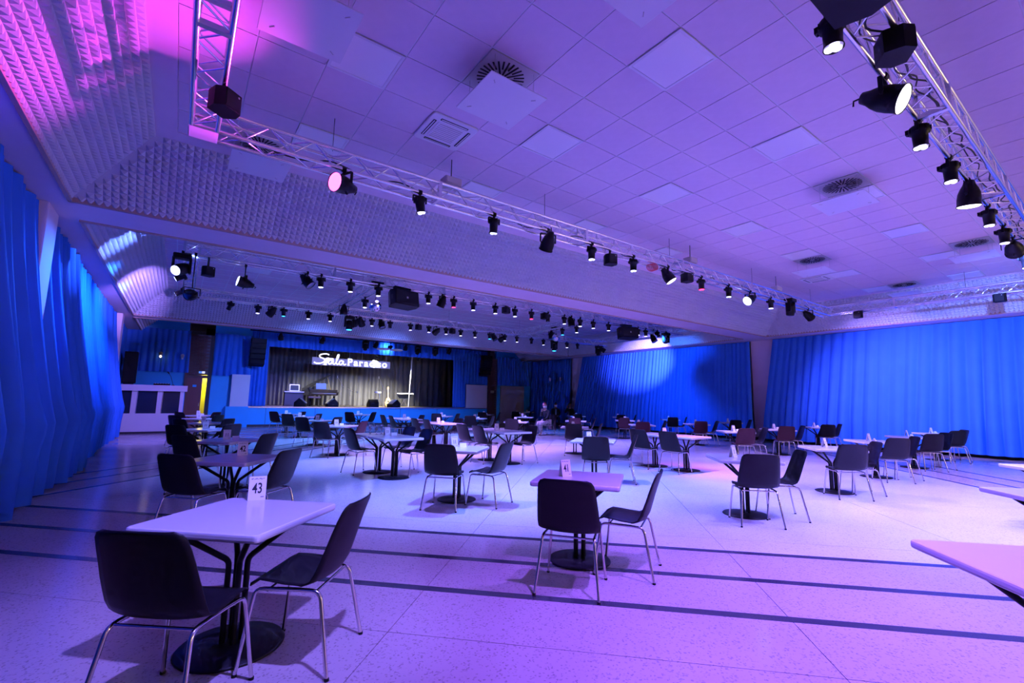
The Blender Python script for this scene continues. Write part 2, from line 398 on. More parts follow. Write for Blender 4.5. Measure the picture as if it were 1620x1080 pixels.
for k, (x, y) in enumerate(B2L):
    n_ = sorted(a for a, b in B2L if b == y).index(x) + 1
    light_panel(x, y, ZC - .008, f'unlit ceiling light above the stage-side trusses, {ORD[n_]} in its {"nearer" if y < 13 else "farther"} row', 'ceiling light panels of the middle bay')
# round air diffusers and the white deflector plates hung below them
def vent(x, y, z, label):
    t = empty('air_diffuser', (x, y, z)); tag(t, label, 'air vent', 'round ceiling air diffusers')
    MB().box((0, 0, 0), (TP - .03, TP - .03, .012)).build('plate', 'plastic_grey', t)
    sm = MB()
    for k in range(28):
        a = 2 * math.pi * k / 28; r0 = .06 if k % 2 == 0 else .15
        sm.box(((r0 + .27) / 2 * math.cos(a), (r0 + .27) / 2 * math.sin(a), -.0075), (.27 - r0, .020, .004), (0, 0, a))
    sm.build('slots', 'slot_dark', t)
def deflector(x, y, z, label, tilt=0):
    t = empty('air_deflector', (x, y, z), (R(tilt), 0, 0)); tag(t, label, 'deflector plate', 'white plates under the diffusers')
    MB().rbox((0, 0, 0), (.74, .74, .012), .012).build('plate', 'plastic_white', t)
    for sx in (-1, 1):
        for sy in (-1, 1):
            MB().tube([(sx * .26, sy * .26, .006), (sx * .26, sy * .26, ZC - z - .006)], .0022, 5).build('wire', 'plastic_grey', t)
            MB().box((sx * .26, sy * .26, -.008), (.05, .008, .004), (0, 0, R(45 * sx * sy))).build('clip', 'plastic_grey', t)
VL = [(0, 1, 'beside the air conditioner nearest the far truss'), (9, -1, 'above the middle of the floor'), (15, 2, 'next to the farther air conditioner'), (17, -2, 'close to the long near truss'),
      (22, 1, 'at the edge toward the blue curtain wall'), (-3, 6, 'in the corner above the far truss')]
for i, j, wd in VL:
    x, y = TX0 + (i + .5) * TP, TY0 + (j + .5) * TP
    vent(x, y, ZC - .003, f'round slotted air diffuser {wd}')
    deflector(x, y - .02, 4.75 if i != 22 else 4.78, f'white square deflector plate hung {wd}')
deflector(.66, 4.10, 4.75, 'large white deflector plate beside the leftmost ceiling light panel', 0)
deflector(2.70, 2.0, 4.75, 'white deflector plate cut by the top edge of the picture', 0)
def cassette(x, y, z, label):
    t = empty('air_conditioner', (x, y, z)); tag(t, label, 'air conditioner', 'ceiling cassette units')
    MB().rbox((0, 0, -.012), (TP + .01, TP + .01, .03), .05).build('housing', 'plastic_white', t)
    for k in range(4):
        M = Matrix.Rotation(R(90 * k), 4, 'Z')
        MB().box((0, .255, -.029), (.40, .04, .006), M=M).build('air_slot', 'slot_dark', t)
        MB().box((0, .262, -.031), (.38, .022, .004), (R(20), 0, 0), M=M).build('flap', 'plastic_white', t)
    gr = MB().rbox((0, 0, -.029), (.40, .40, .006), .03).build('intake_grille', 'plastic_white', t)
    for k in range(9): MB().box((0, -.16 + k * .04, -.033), (.34, .018, .004)).build('louver_gap', 'plastic_grey', gr)
for (i, j), lb in zip(AC_CELLS, ('square ceiling cassette air conditioner beside the hung white plate', 'ceiling cassette air conditioner far along near the right end of the truss')):
    cassette(TX0 + (i + .5) * TP, TY0 + (j + .5) * TP, ZC - .002, lb)
tag(MB().tube([(14.2, .1, ZC - .06), (15.4, .1, ZC - .06)], .03, 8).build('tube_lamp', 'plastic_white'), 'unlit white tube lamp on the ceiling beyond the near truss', 'lamp')

# ------------------------------------------------------------------ curtains
def curtain(name, p0, p1, z0, z1, m, label, flare=0., bulge=None, amp=.05, wl=.21, fat=.0, seed=1, normal=None, spread=(0, 0), cat='curtain'):
    """pleated cloth from p0 to p1 (plan), hanging z1 -> z0; normal points into the room; flare = lower hem offset; bulge = (height, offset)"""
    rnd = random.Random(seed); A = Vector((*p0, 0)); D = Vector((*p1, 0)) - A; L = D.length; D /= L
    N = Vector(normal) if normal else Vector((-D.y, D.x, 0))
    nu = max(24, int(L / (.026 if wl < .3 else .035))); ph = [0.]; av = []
    cur = 0; a_c = 1.; wv = wl
    for i in range(nu + 1):
        cur += 2 * math.pi * (L / nu) / wv; wv += rnd.uniform(-.012, .012) * wl / .2; wv = min(max(wv, wl * .65), wl * 1.6)
        a_c += rnd.uniform(-.12, .12); a_c = min(max(a_c, .35), 1.4); ph.append(cur); av.append(a_c)
    drift = [rnd.uniform(-1, 1) for _ in range(nu // 8 + 3)]
    zs = [1, .97, .9, .8, .7, .6, .5, .42, .36, .31, .27, .24, .21, .18, .13, .07, 0]
    vs = []; nv = len(zs)
    for zi, f in enumerate(zs):
        z = z0 + (z1 - z0) * f
        for i in range(nu + 1):
            u = i / nu; gq = 1 - f
            d_ = drift[i // 8] * (1 - (i % 8) / 8) + drift[i // 8 + 1] * ((i % 8) / 8)
            s = u * L + gq * (spread[0] * (1 - u) + spread[1] * u) + d_ * .05 * gq
            off = flare * min(1, gq * 1.25)
            if bulge:
                hz, bo = bulge
                off = bo * (min(1, (z1 - z) / (z1 - hz)) ** 1.4 if z > hz else 1 - .12 * (hz - z) / (hz - z0))
                kink = math.exp(-((z - hz) / .22) ** 2) * .05
                off += kink * math.sin(ph[i] * .5 + 1)
            am = amp * av[i] * (.55 + .75 * gq)
            o_ = am * (2 * abs(math.sin(.5 * ph[i] + .35 * gq * math.sin(ph[i] * .13))) - 1) + .45 * am * math.sin(ph[i] * .37 + 2)
            p = A + D * s + N * (off + o_); vs.append((p.x, p.y, z))
    mb = MB(); n1 = nu + 1
    mb.add(vs, [(r * n1 + i, r * n1 + i + 1, (r + 1) * n1 + i + 1, (r + 1) * n1 + i) for r in range(nv - 1) for i in range(nu)], True)
    o = mb.build(name, m); tag(o, label, cat, None)
    return o
curtain('curtain', (-1.9, -3.5), (-1.9, 9.05), .03, 4.14, 'curtain_blue', 'blue pleated curtain nearest the camera, covering the dark wall', bulge=(1.0, .40), seed=3, normal=(1, 0, 0), amp=.135, wl=.22, spread=(0, .25))
curtain('curtain', (-1.93, 9.8), (-1.93, 20.35), .03, 4.14, 'curtain_blue', 'blue pleated curtain between the two columns beside the glazed booth', bulge=(1.0, .42), seed=5, normal=(1, 0, 0), amp=.12, wl=.21, spread=(-.25, -.1))
curtain('curtain', (-1.95, 21.05), (-1.95, 25.1), .03, 4.14, 'curtain_blue', 'narrow strip of blue curtain behind the booth column', flare=.1, seed=6, normal=(1, 0, 0), wl=.2)
curtain('curtain', (19.78, -3.5), (19.78, 9.0), .10, 4.15, 'curtain_blue', 'large blue curtain of the wall at the right edge', flare=.42, seed=8, normal=(-1, 0, 0), amp=.055, wl=.24, spread=(0, .35))
curtain('curtain', (19.82, 9.98), (19.82, 20.12), .10, 4.15, 'curtain_blue', 'blue curtain with the bright round spot of light', flare=.42, seed=9, normal=(-1, 0, 0), amp=.055, wl=.24, spread=(-.2, .4))
curtain('curtain', (19.85, 21.18), (19.85, 25.1), .10, 4.15, 'curtain_blue', 'dark blue curtain behind the three seated people', flare=.12, seed=10, normal=(-1, 0, 0), amp=.04, wl=.2)
# ------------------------------------------------------------------ trusses
TZ, TW = 4.35, .24                                  # height of the lower chords, chord spacing
brace_me = MB().tube([(0, 0, -.5), (0, 0, .5)], 1, 6, False)
def unit_rod(r, L, m, name): return MB().tube([(0, 0, -L / 2), (0, 0, L / 2)], r, 6, False).mesh(name, m)
BR = unit_rod(.0095, math.hypot(.25, TW), 'aluminium', 'brace')
def truss(p0, p1, label, single=True, z=TZ):
    A = Vector((*p0, z)); D = Vector((*p1, z)) - A; L = D.length; D /= L; N = Vector((-D.y, D.x, 0)); U = Vector((0, 0, 1))
    t = empty('lighting_truss', tuple(A)); tag(t, label, 'truss', 'box trusses of the lighting rig')
    for sn in (-1, 1):
        for h in (0, TW):
            o_ = N * (sn * TW / 2) + U * h
            MB().tube([o_, o_ + D * L], .0255, 10).build('chord', 'aluminium', t)
    n = max(2, round(L / .25)); st = L / n; ph = math.hypot(st, TW)
    rod = unit_rod(.0095, ph, 'aluminium', 'brace'); joined = MB()
    faces = [(N * (-TW / 2), U), (N * (TW / 2), U), (N * (-TW / 2), N), (N * (-TW / 2) + U * TW, N)]
    for fi, (o_, dd) in enumerate(faces):
        for k in range(n):
            up = (k + fi) % 2 == 0
            a = o_ + D * (k * st) + (dd * TW if not up else Vector()); b = o_ + D * ((k + 1) * st) + (dd * TW if up else Vector())
            if single:
                q = link('brace', rod, t, tuple((a + b) / 2)); q.rotation_mode = 'QUATERNION'; q.rotation_quaternion = Vector((0, 0, 1)).rotation_difference((b - a).normalized())
            else: joined.tube([a, b], .0095, 5, False)
    if not single: q = joined.build('bracing', 'aluminium', t); q['kind'] = 'stuff'
    k = 0.
    while k <= L + .01:
        x = min(k, L); c = MB()
        for sn in (-1, 1):
            c.box(D * x + N * (sn * TW / 2) + U * (TW / 2), (.05, .05, TW), (0, 0, math.atan2(D.y, D.x)))
            c.box(D * x + U * (TW / 2 + sn * TW / 2), (.05, TW, .05), (0, 0, math.atan2(D.y, D.x)))
        c.build('connector', 'aluminium', t); k += 3.0
    k = 1.5
    while k < L:
        MB().tube([D * k + U * (TW + .02), D * k + U * (ZC - z)], .004, 5).build('hanger', 'cable_black', t); k += 3.6
    return t
TAX0, TAX1, TAY0, TAY1 = -.02, 16.77, 1.017, 5.97
tr_ab = truss((TAX0 - .12, TAY1), (TAX1 + .12, TAY1), 'long aluminium box truss running across the near bay toward the curtain wall')
tr_dc = truss((TAX0 - .12, TAY0), (TAX1 + .12, TAY0), 'aluminium box truss passing overhead at the upper right with yellowish sheen')
tr_ad = truss((TAX0, TAY0 + .12), (TAX0, TAY1 - .12), 'short aluminium truss at the upper left lit pink')
tr_bc = truss((TAX1, TAY0 + .12), (TAX1, TAY1 - .12), 'short aluminium truss along the right wall with two small speakers')
MB().box((0.12, .0, -.02), (.27, .26, .012)).build('corner_plate', 'plastic_white', tr_ab)
truss((-.14, 11.57), (17.2, 11.57), 'long truss of the middle bay crowded with spotlights', False)
truss((.0, 16.5), (17.9, 16.5), 'long truss nearest the stage with many spotlights', False)
for x, lb in ((0.0, 'cross truss at the booth end of the middle bay'), (4.1, 'cross truss left of the hanging loudspeaker over the stage side'), (12.2, 'cross truss beside the mirror ball right of the middle'), (17.0, 'cross truss at the curtain end of the middle bay')):
    truss((x, 11.7), (x, 16.37), lb, False)
# cables lying in the two near trusses
def cable(name, pts, r, label, m='cable_black', parent=None):
    o = MB().tube(pts, r, 6).build(name, m, parent)
    if parent is None: tag(o, label, 'cable')
    return o
def slack(y, x0, x1, seed, amp=.05):
    rnd = random.Random(seed); pts = []; x = x0; zz = 0
    while x < x1:
        zz = max(0, min(.14, zz + rnd.uniform(-.07, .07))); pts.append(Vector((x, y + rnd.uniform(-amp, amp), TZ + .035 + zz))); x += .24
    out = []
    for i in range(len(pts) - 1):
        a, b, c, d = pts[max(i - 1, 0)], pts[i], pts[i + 1], pts[min(i + 2, len(pts) - 1)]
        for k in range(4):
            t = k / 4; out.append(.5 * ((2 * b) + (c - a) * t + (2 * a - 5 * b + 4 * c - d) * t * t + (3 * b - 3 * c + d - a) * t ** 3))
    return out
cable('power_cable', slack(1.0, .3, 16.2, 2), .009, 'black cable winding inside the overhead truss at upper right')
cable('power_cable', slack(1.06, 2.5, 16.2, 4), .007, 'second thinner black cable winding inside the upper right truss')
cable('power_cable', slack(5.97, .6, 16.2, 9), .009, 'black cable lying inside the long truss of the near bay')

# ------------------------------------------------------------------ spotlights
def U_yoke(mb, wd, z0, z1, th=.012, dp=.03):
    mb.box((0, 0, z0), (wd, dp, th)); mb.box((-wd / 2, 0, (z0 + z1) / 2), (th, dp, z0 - z1)); mb.box((wd / 2, 0, (z0 + z1) / 2), (th, dp, z0 - z1)); return mb
ME = {}
clampb = MB().tube([(-.025, 0, 0), (.025, 0, 0)], .036, 10).box((0, 0, -.045), (.03, .03, .04))
ME['clamp'] = clampb.mesh('clamp', 'fixture_black')
ME['par_yoke'] = U_yoke(MB(), .20, -.065, -.15).mesh('yoke', 'fixture_black')
pb = MB().lathe([(.03, .05), (.082, .045), (.088, .03), (.088, -.02), (.066, -.03), (.061, -.15), (.068, -.165), (.070, -.18)], 14, cap1=False)
for k in range(8): pb.box((.089 * math.cos(k * .785), .089 * math.sin(k * .785), .005), (.012, .006, .05), (0, 0, k * .785))
pb.box((0, .09, .02), (.05, .04, .05))
ME['par_body'] = pb.mesh('body', 'fixture_black')
ME['big_yoke'] = U_yoke(MB(), .29, -.065, -.21, .012, .035).mesh('yoke', 'fixture_black')
bb = MB().lathe([(.025, .20), (.05, .195), (.065, .14), (.09, .09), (.11, .03), (.117, -.04), (.117, -.12), (.124, -.125), (.124, -.14)], 18, cap1=False)
bb.box((0, .0, .0), (.30, .02, .02)); bb.tube([(0, 0, .2), (.0, .03, .25), (.02, .07, .24)], .008, 5)
ME['big_body'] = bb.mesh('body', 'fixture_black')
hb = MB().rbox((0, 0, -.10), (.32, .24, .10), .03); ME['head_base'] = hb.mesh('base', 'fixture_black')
ME['head_arm'] = MB().rbox((0, 0, -.14), (.05, .14, .32), .02).mesh('arm', 'fixture_black')
hh = MB().lathe([(.05, .17), (.10, .15), (.115, .08), (.12, -.05), (.105, -.16), (.10, -.17)], 18, cap1=False); ME['head_body'] = hh.mesh('head', 'fixture_black')
def lens_mesh(key, kind):
    k = ('lens', key, kind)
    if k in ME: return ME[k]
    m = MB()
    if kind == 'par':
        for q in range(3):
            a = R(120 * q + 90); m.lathe([(.032, -.172), (.030, -.183), (.018, -.191)], 10, Matrix.Translation((.030 * math.cos(a), .030 * math.sin(a), 0)), cap0=False)
    elif kind == 'big': m.lathe([(.118, -.13), (.10, -.142), (.05, -.15), (.01, -.152)], 18, cap0=False)
    else: m.lathe([(.10, -.165), (.08, -.18), (.03, -.19)], 16, cap0=False)
    ME[k] = m.mesh('lens', 'lens_' + key); return ME[k]
def rim_mesh(kind):
    k = ('rim', kind)
    if k not in ME: ME[k] = MB().lathe([(.062, -.168), (.055, -.169), (.01, -.169)] if kind == 'par' else [(.1, -.12), (.02, -.12)], 14, cap0=False).mesh('reflector', 'plastic_grey'); 
    return ME[k]
LIGHTS = []
def spot(parent, z, col, power, deg, blend=.9, rad=.06):
    L = bpy.data.lights.new('lamp_light', 'SPOT'); L.color = COL[col]; L.energy = power * KP; L.spot_size = R(deg); L.spot_blend = blend; L.shadow_soft_size = rad
    o = bpy.data.objects.new('lamp_light', L); C.objects.link(o); o.parent = parent; o.location = (0, 0, z); LIGHTS.append(o); return o
def fixture(kind, x, y, label, col='off', aim=None, power=0, deg=60, drop=None, group='spotlights on the trusses', z=TZ, light=None, rad=.06):
    t = empty({'par': 'par_spotlight', 'big': 'flood_spotlight', 'head': 'moving_head_light'}[kind], (x, y, z)); tag(t, label, 'spotlight', group)
    link('clamp', ME['clamp'], t)
    d = Vector(aim) if aim else Vector((0, 0, -1)); d.normalize()
    piv = {'par': -.125, 'big': -.21, 'head': -.36}[kind] + (drop or 0)
    if drop: MB().tube([(0, 0, -.05), (0, 0, drop - .06)], .012, 6).build('drop_pole', 'fixture_black', t)
    if kind == 'head':
        link('base', ME['head_base'], t, (0, 0, drop or 0))
        for s_ in (-1, 1): link('arm', ME['head_arm'], t, (s_ * .145, 0, -.14 + (drop or 0)))
        b = link('head', ME['head_body'], t, (0, 0, piv))
    else:
        link('yoke', ME[kind + '_yoke'], t, (0, 0, drop or 0), (0, 0, math.atan2(d.y, d.x) + math.pi / 2 if abs(d.z) < .98 else 0)); b = link('body', ME[kind + '_body'], t, (0, 0, piv))
    b.rotation_mode = 'QUATERNION'; b.rotation_quaternion = Vector((0, 0, -1)).rotation_difference(d)
    if kind == 'par': link('reflector', rim_mesh('par'), b)
    link('lens', lens_mesh(col, kind), b)
    if power: spot(b, -.21, light or col, power, deg, rad=rad)
    return t
def hexbox(x, y, z, label, rz=0, group='small black speakers on the trusses', top=None):
    t = empty('small_speaker', (x, y, z), (0, 0, rz)); tag(t, label, 'speaker', group)
    q = .74; poly = [(x_ * q, y_ * q) for x_, y_ in ((-.17, -.02), (-.12, -.14), (.12, -.14), (.17, -.02), (.12, .14), (-.12, .14))]
    MB().prism(poly, -.095, .095).build('cabinet', 'speaker_black', t)
    MB().box((0, -.106, 0), (.16, .008, .165)).build('grille', 'grille', t)
    MB().lathe([(.010, 0), (.010, .004)], 8, Matrix.Translation((.05, -.11, .06)) @ Matrix.Rotation(R(90), 4, 'X')).build('badge', 'plastic_grey', t)
    MB().box((0, .02, ((top or TZ) - z + .095) / 2), (.03, .03, max(.02, (top or TZ) - z - .095))).build('bracket', 'fixture_black', t)
def big_speaker(x, y, z, label, rot=(0, 0, 0), top=TZ):
    t = empty('hanging_loudspeaker', (x, y, z), rot); tag(t, label, 'loudspeaker', 'large hanging loudspeakers')
    MB().prism([(-.40, -.02), (-.36, -.21), (.36, -.21), (.40, -.02), (.30, .21), (-.30, .21)], -.20, .20).build('cabinet', 'speaker_black', t)
    MB().box((0, -.214, 0), (.68, .012, .34)).build('grille', 'grille', t)
    MB().box((0, -.222, 0), (.05, .004, .05)).build('badge', 'plastic_grey', t)
    for s_ in (-1, 1): MB().box((s_ * .37, -.10, 0), (.03, .1, .12), (0, 0, s_ * -.3)).build('handle', 'slot_dark', t)
    for s_ in (-1, 1): MB().tube([(s_ * .25, 0, .2), (s_ * .12, 0, top - z - .03)], .012, 6).build('strut', 'fixture_black', t)
    MB().box((0, 0, top - z - .02), (.5, .10, .05)).build('motor_beam', 'fixture_black', t)
    return t
TNAME = {'ab': 'near-bay truss', 'dc': 'upper right truss', 't2': 'middle-bay truss', 't3': 'stage-side truss'}
SHORT = {'par': 'can', 'big': 'flood', 'head': 'moving head', 'box': 'speaker'}
LENS = {'lav': 'pale violet lens', 'violet': 'violet lens', 'pinklav': 'pink-white lens', 'blue': 'blue lens', 'ice': 'ice-blue lens', 'white': 'glaring white lens', 'red': 'red lens', 'pink': 'bright pink lens',
        'cyan': 'cyan lens', 'off': 'dark lens', 'magenta': 'magenta lens', 'warm': 'warm white lens'}
KN = {'par': 'black can spotlight', 'big': 'large black flood lamp', 'head': 'black moving-head lamp'}
def run(tr, y, items):
    items = sorted(items, key=lambda q: q[1]); n = {}
    for it in items:
        kind, x = it[0], it[1]; n[kind] = n.get(kind, 0) + 1
        where = f'{ORD[n[kind]]} {SHORT[kind]} from left on {TNAME[tr]}'
        if kind == 'box': hexbox(x, y, it[2], f'small black box speaker, {where}', rz=it[3] if len(it) > 3 else 0)
        else:
            col = it[2]; kw = it[3] if len(it) > 3 else {}
            fixture(kind, x, kw.pop('y', y), f'{KN[kind]} with {LENS[col]}, {where}', col, **kw)
dn = (0, 0, -1)
PW = 330
def D(**k): return k
run('ab', 5.85, [
 ('big', 1.49, 'pink', D(aim=(-.85, -.42, -.10), power=190, deg=104, light='magenta', rad=.05)),
 ('par', 2.55, 'lav', D(power=PW * .65, deg=74, light='lav', aim=(.18, 0, -1))), ('par', 3.82, 'ice', D(power=PW, deg=85, light='ice', aim=(.05, .15, -1))), ('big', 4.94, 'off', D(aim=(.1, .45, -.6))),
 ('par', 6.0, 'lav', D(power=PW, deg=95, light='lav')), ('box', 6.51, 4.14, -.3), ('par', 7.18, 'ice', D(power=PW, deg=95, light='ice')),
 ('big', 8.31, 'white', D(aim=(.25, -.35, -.7), power=PW, deg=80, light='pinklav')), ('box', 9.01, 4.22, -.2), ('par', 9.57, 'red', D(power=160, deg=50, light='red')),
 ('par', 10.74, 'ice', D(power=PW, deg=95, light='lav')), ('big', 11.78, 'ice', D(aim=(-.9, .2, -.5), power=PW * .12, deg=70, light='lav', rad=.11)), ('par', 12.88, 'pinklav', D(power=PW, deg=95, light='pinklav')),
 ('head', 14.06, 'off', D(aim=(.1, .2, -1), drop=.18)), ('big', 15.22, 'lav', D(aim=(.8, -.22, -.52), power=430, deg=92, light='pinklav', rad=.1))])
run('dc', 1.137, [
 ('par', .95, 'lav', D(power=PW * .85, deg=46, light='lav', aim=(-.13, .62, -1))), ('par', 2.3, 'lav', D(power=PW * 1.0, deg=80, light='violet', aim=(.2, .1, -1))),  # two unseen cans added out of frame to light the near table and floor
 ('par', 3.70, 'lav', D(power=PW * .8, deg=95, light='violet')), ('big', 4.86, 'white', D(aim=(.04, -.93, -.53), power=PW * .25, deg=60, light='lav', rad=.1)),
 ('par', 5.90, 'lav', D(power=PW * .8, deg=100, light='lav')), ('par', 7.10, 'lav', D(power=PW * .8, deg=100, light='lav')), ('big', 8.02, 'white', D(aim=(.1, .1, -1), power=PW, deg=90, light='lav', rad=.1)),
 ('par', 9.26, 'lav', D(power=PW * .8, deg=100, light='lav')), ('par', 10.44, 'lav', D(power=PW, deg=95, light='lav')), ('big', 11.28, 'white', D(aim=(.8, .05, -.28), power=900, deg=80, light='ice')), ('par', 12.6, 'lav', D(power=PW, deg=95, light='lav')),
 ('par', 14.0, 'lav', D(power=PW, deg=95, light='lav'))])
run('t2', 11.45, [
 ('head', -.16, 'ice', D(aim=(-.78, -1.0, -.60), power=260, deg=58, light='blue', rad=.1)), ('big', .06, 'white', D(aim=(-1.2, 4.85, .75), power=900, deg=24, light='pinklav', drop=-.66, rad=.02)),
 ('box', .30, 4.02, .4), ('big', 2.25, 'off', D(aim=(.5, -.3, -.6))), ('par', 2.56, 'ice', D(power=PW, deg=90, light='ice')), ('par', 3.26, 'lav'), ('par', 3.97, 'lav', D(power=PW, deg=90, light='lav')),
 ('par', 5.38, 'lav', D(power=PW, deg=90, light='pinklav')), ('big', 5.80, 'off', D(aim=(-.2, .3, -.8))), ('par', 6.17, 'red', D(power=60, deg=50, light='red')), ('par', 6.82, 'pinklav', D(power=PW, deg=90, light='pinklav')),
 ('par', 7.60, 'lav'), ('box', 8.0, 4.2, .2), ('par', 8.34, 'lav', D(power=PW, deg=90, light='pinklav')), ('par', 9.0, 'red', D(power=60, deg=50, light='red')), ('box', 9.55, 4.2, .2), ('par', 9.69, 'off'),
 ('par', 10.42, 'lav', D(power=PW, deg=90, light='lav')), ('big', 10.74, 'off', D(aim=(.1, -.1, -1))), ('par', 11.16, 'lav'), ('par', 11.81, 'lav', D(power=PW, deg=90, light='lav')), ('par', 12.6, 'lav'),
 ('par', 14.27, 'lav', D(power=PW, deg=90, light='lav')), ('par', 14.73, 'lav'), ('big', 15.2, 'off', D(aim=(.1, -.4, -.8), drop=-.15)), ('par', 15.44, 'lav', D(power=420, deg=90, light='blue', aim=(.9, .25, -.45))),
 ('head', 16.02, 'white', D(aim=(3.6, 3.8, -.40), power=1900, deg=38, light='lav', rad=.03))])
run('t3', 16.42, [
 ('par', 1.10, 'lav', D(power=PW * .8, deg=95, light='lav', aim=(-.3, .75, -.9))), ('par', 1.84, 'lav'), ('big', 2.24, 'off', D(aim=(-.4, .5, -.6))), ('par', 2.59, 'cyan', D(power=140, deg=70, light='cyan')), ('par', 3.35, 'lav', D(power=PW * .8, deg=90, light='ice')),
 ('par', 4.06, 'lav'), ('head', 4.72, 'cyan', D(power=200, deg=60, light='cyan')), ('big', 5.13, 'off', D(aim=(.3, .4, -.5))), ('par', 5.52, 'lav', D(power=PW * .8, deg=90, light='lav')), ('big', 5.88, 'off', D(aim=(.2, -.3, -.8))), ('par', 6.21, 'off'),
 ('par', 7.02, 'lav'), ('box', 7.35, 4.2, .2), ('par', 7.79, 'lav', D(power=PW * .8, deg=90, light='ice')), ('par', 8.55, 'lav'), ('box', 8.83, 4.2, .2), ('par', 9.22, 'lav', D(power=PW * .8, deg=90, light='lav')), ('par', 9.91, 'lav'),
 ('par', 10.64, 'cyan', D(power=140, deg=70, light='cyan')), ('big', 10.87, 'off', D(aim=(.3, -.3, -.7))), ('par', 11.44, 'lav'), ('par', 12.10, 'lav', D(power=PW * .7, deg=90, light='pinklav')), ('par', 12.93, 'off'), ('par', 13.64, 'lav'),
 ('head', 14.30, 'cyan', D(power=150, deg=60, light='blue')), ('par', 15.12, 'lav', D(power=PW * .5, deg=90, light='blue')), ('par', 15.83, 'off'), ('head', 17.3, 'off'), ('big', 17.6, 'white', D(aim=(.55, -.35, -.42)))])
for k, (x, y, c, kd) in enumerate(((12.1, 13.4, 'cyan', 'par'), (12.3, 14.3, 'off', 'big'), (12.1, 12.6, 'lav', 'par'), (4.2, 13.2, 'lav', 'par'), (4.0, 14.6, 'off', 'big'))):
    fixture(kd, x, y, f'{KN[kd]} with {LENS[c]} on the cross truss {"beside the mirror ball" if x > 8 else "left of the hanging loudspeaker"}', c)
big_speaker(4.6, 11.35, 4.02, 'black hanging loudspeaker below the middle-bay truss, left of the two', (R(-8), 0, R(12)))
big_speaker(13.5, 11.35, 4.02, 'black hanging loudspeaker near the bright spot on the blue curtain', (R(-8), 0, R(-10)))
big_speaker(2.95, .78, 4.08, 'large black loudspeaker cut by the top edge beside the overhead truss', (R(-4), 0, R(180)))
hexbox(4.33, .93, 4.24, 'small black box speaker beside the large loudspeaker on the upper right truss', .6)
hexbox(16.62, 5.02, 4.22, 'small black speaker at the corner end of the right wall truss', R(-90))
hexbox(16.62, 2.02, 4.22, 'small black speaker at the picture-edge end of the right wall truss', R(-90))
hexbox(.12, 4.95, 4.21, 'black box speaker hanging from the pink-lit truss at upper left', R(40))
for k, (x, y, aim, pw, tn) in enumerate(((-.12, 13.2, (-.9, .1, -.55), 420, 'at the booth end, nearer the camera'), (-.12, 15.2, (-.9, .3, -.5), 300, 'at the booth end, nearer the stage'))):  # cans added to brighten the left curtain with blue light
    fixture('par', x, y, f'added black can spotlight brightening the blue curtain, {tn}', 'blue', aim, pw, 95, light='blue')
for k, x in enumerate((5.0, 8.2, 11.4)):  # floods added to wash the stage front in blue light
    fixture('big', x, 16.58, f'added flood lamp brightening the stage front, {ORD[k + 1]} from left behind stage-side truss', 'ice', (-.12, .9, -.42), 420, 70, light='ice')
# lamps aimed at the cladding: pink wash through the near left truss, two beams on the middle bay slope
fixture('big', 1.0, 11.69, 'large black flood spotlight with ice-blue lens turned to the cladding by the booth', 'ice', (-2.2, -.3, .42), 260, 62, light='ice', rad=.02, drop=-.2)
def mirror_ball(x, y, z, r, label):
    t = empty('mirror_ball', (x, y, z)); tag(t, label, 'mirror ball', 'mirror balls')
    m = MB(); n1, n2 = 12, 24; m.lathe([(max(.01, r * math.sin(math.pi * i / n1)), r * math.cos(math.pi * i / n1)) for i in range(n1 + 1)], n2, smooth=False); m.build('ball', 'mirror', t)
    MB().tube([(0, 0, r), (0, 0, TZ - z + .1)], .006, 5).build('rod', 'fixture_black', t); MB().box((0, 0, TZ - z + .05), (.30, .30, .03)).build('motor', 'fixture_black', t)
mirror_ball(3.95, 11.57, 3.80, .16, 'mirror ball under the middle-bay truss left of the loudspeaker'); mirror_ball(12.2, 13.9, 4.0, .16, 'mirror ball under the cross truss right of the middle')
def jbox(x, y, z, label, m='plastic_grey'):
    t = empty('junction_box', (x, y, z)); tag(t, label, 'junction box', 'grey boxes above the near truss')
    MB().rbox((0, 0, 0), (.28, .2, .12), .02).build('case', m, t); MB().box((0, -.103, 0), (.24, .008, .08)).build('cover', 'plastic_grey', t); MB().tube([(0, 0, .06), (0, 0, ZC - z)], .008, 5).build('rod', 'cable_black', t)
jbox(3.09, 5.95, 4.69, 'grey junction box on top of the near-bay truss by the first lamps'); jbox(9.31, 5.95, 4.70, 'pale junction box on the near-bay truss above its middle'); jbox(13.47, 5.95, 4.70, 'yellowish junction box on the near-bay truss toward its curtain end', 'plastic_white')
coil = MB()
for k in range(5): coil.tube([(.09 * math.cos(a / 16 * 6.283) * (1 + .1 * k), .03 * k - .06, .07 * math.sin(a / 16 * 6.283)) for a in range(17)], .008, 5)
o = coil.build('cable_coil', 'cable_red', None, (7.8, 5.85, 4.24)); tag(o, 'coil of red cable tied below the near-bay truss', 'cable')
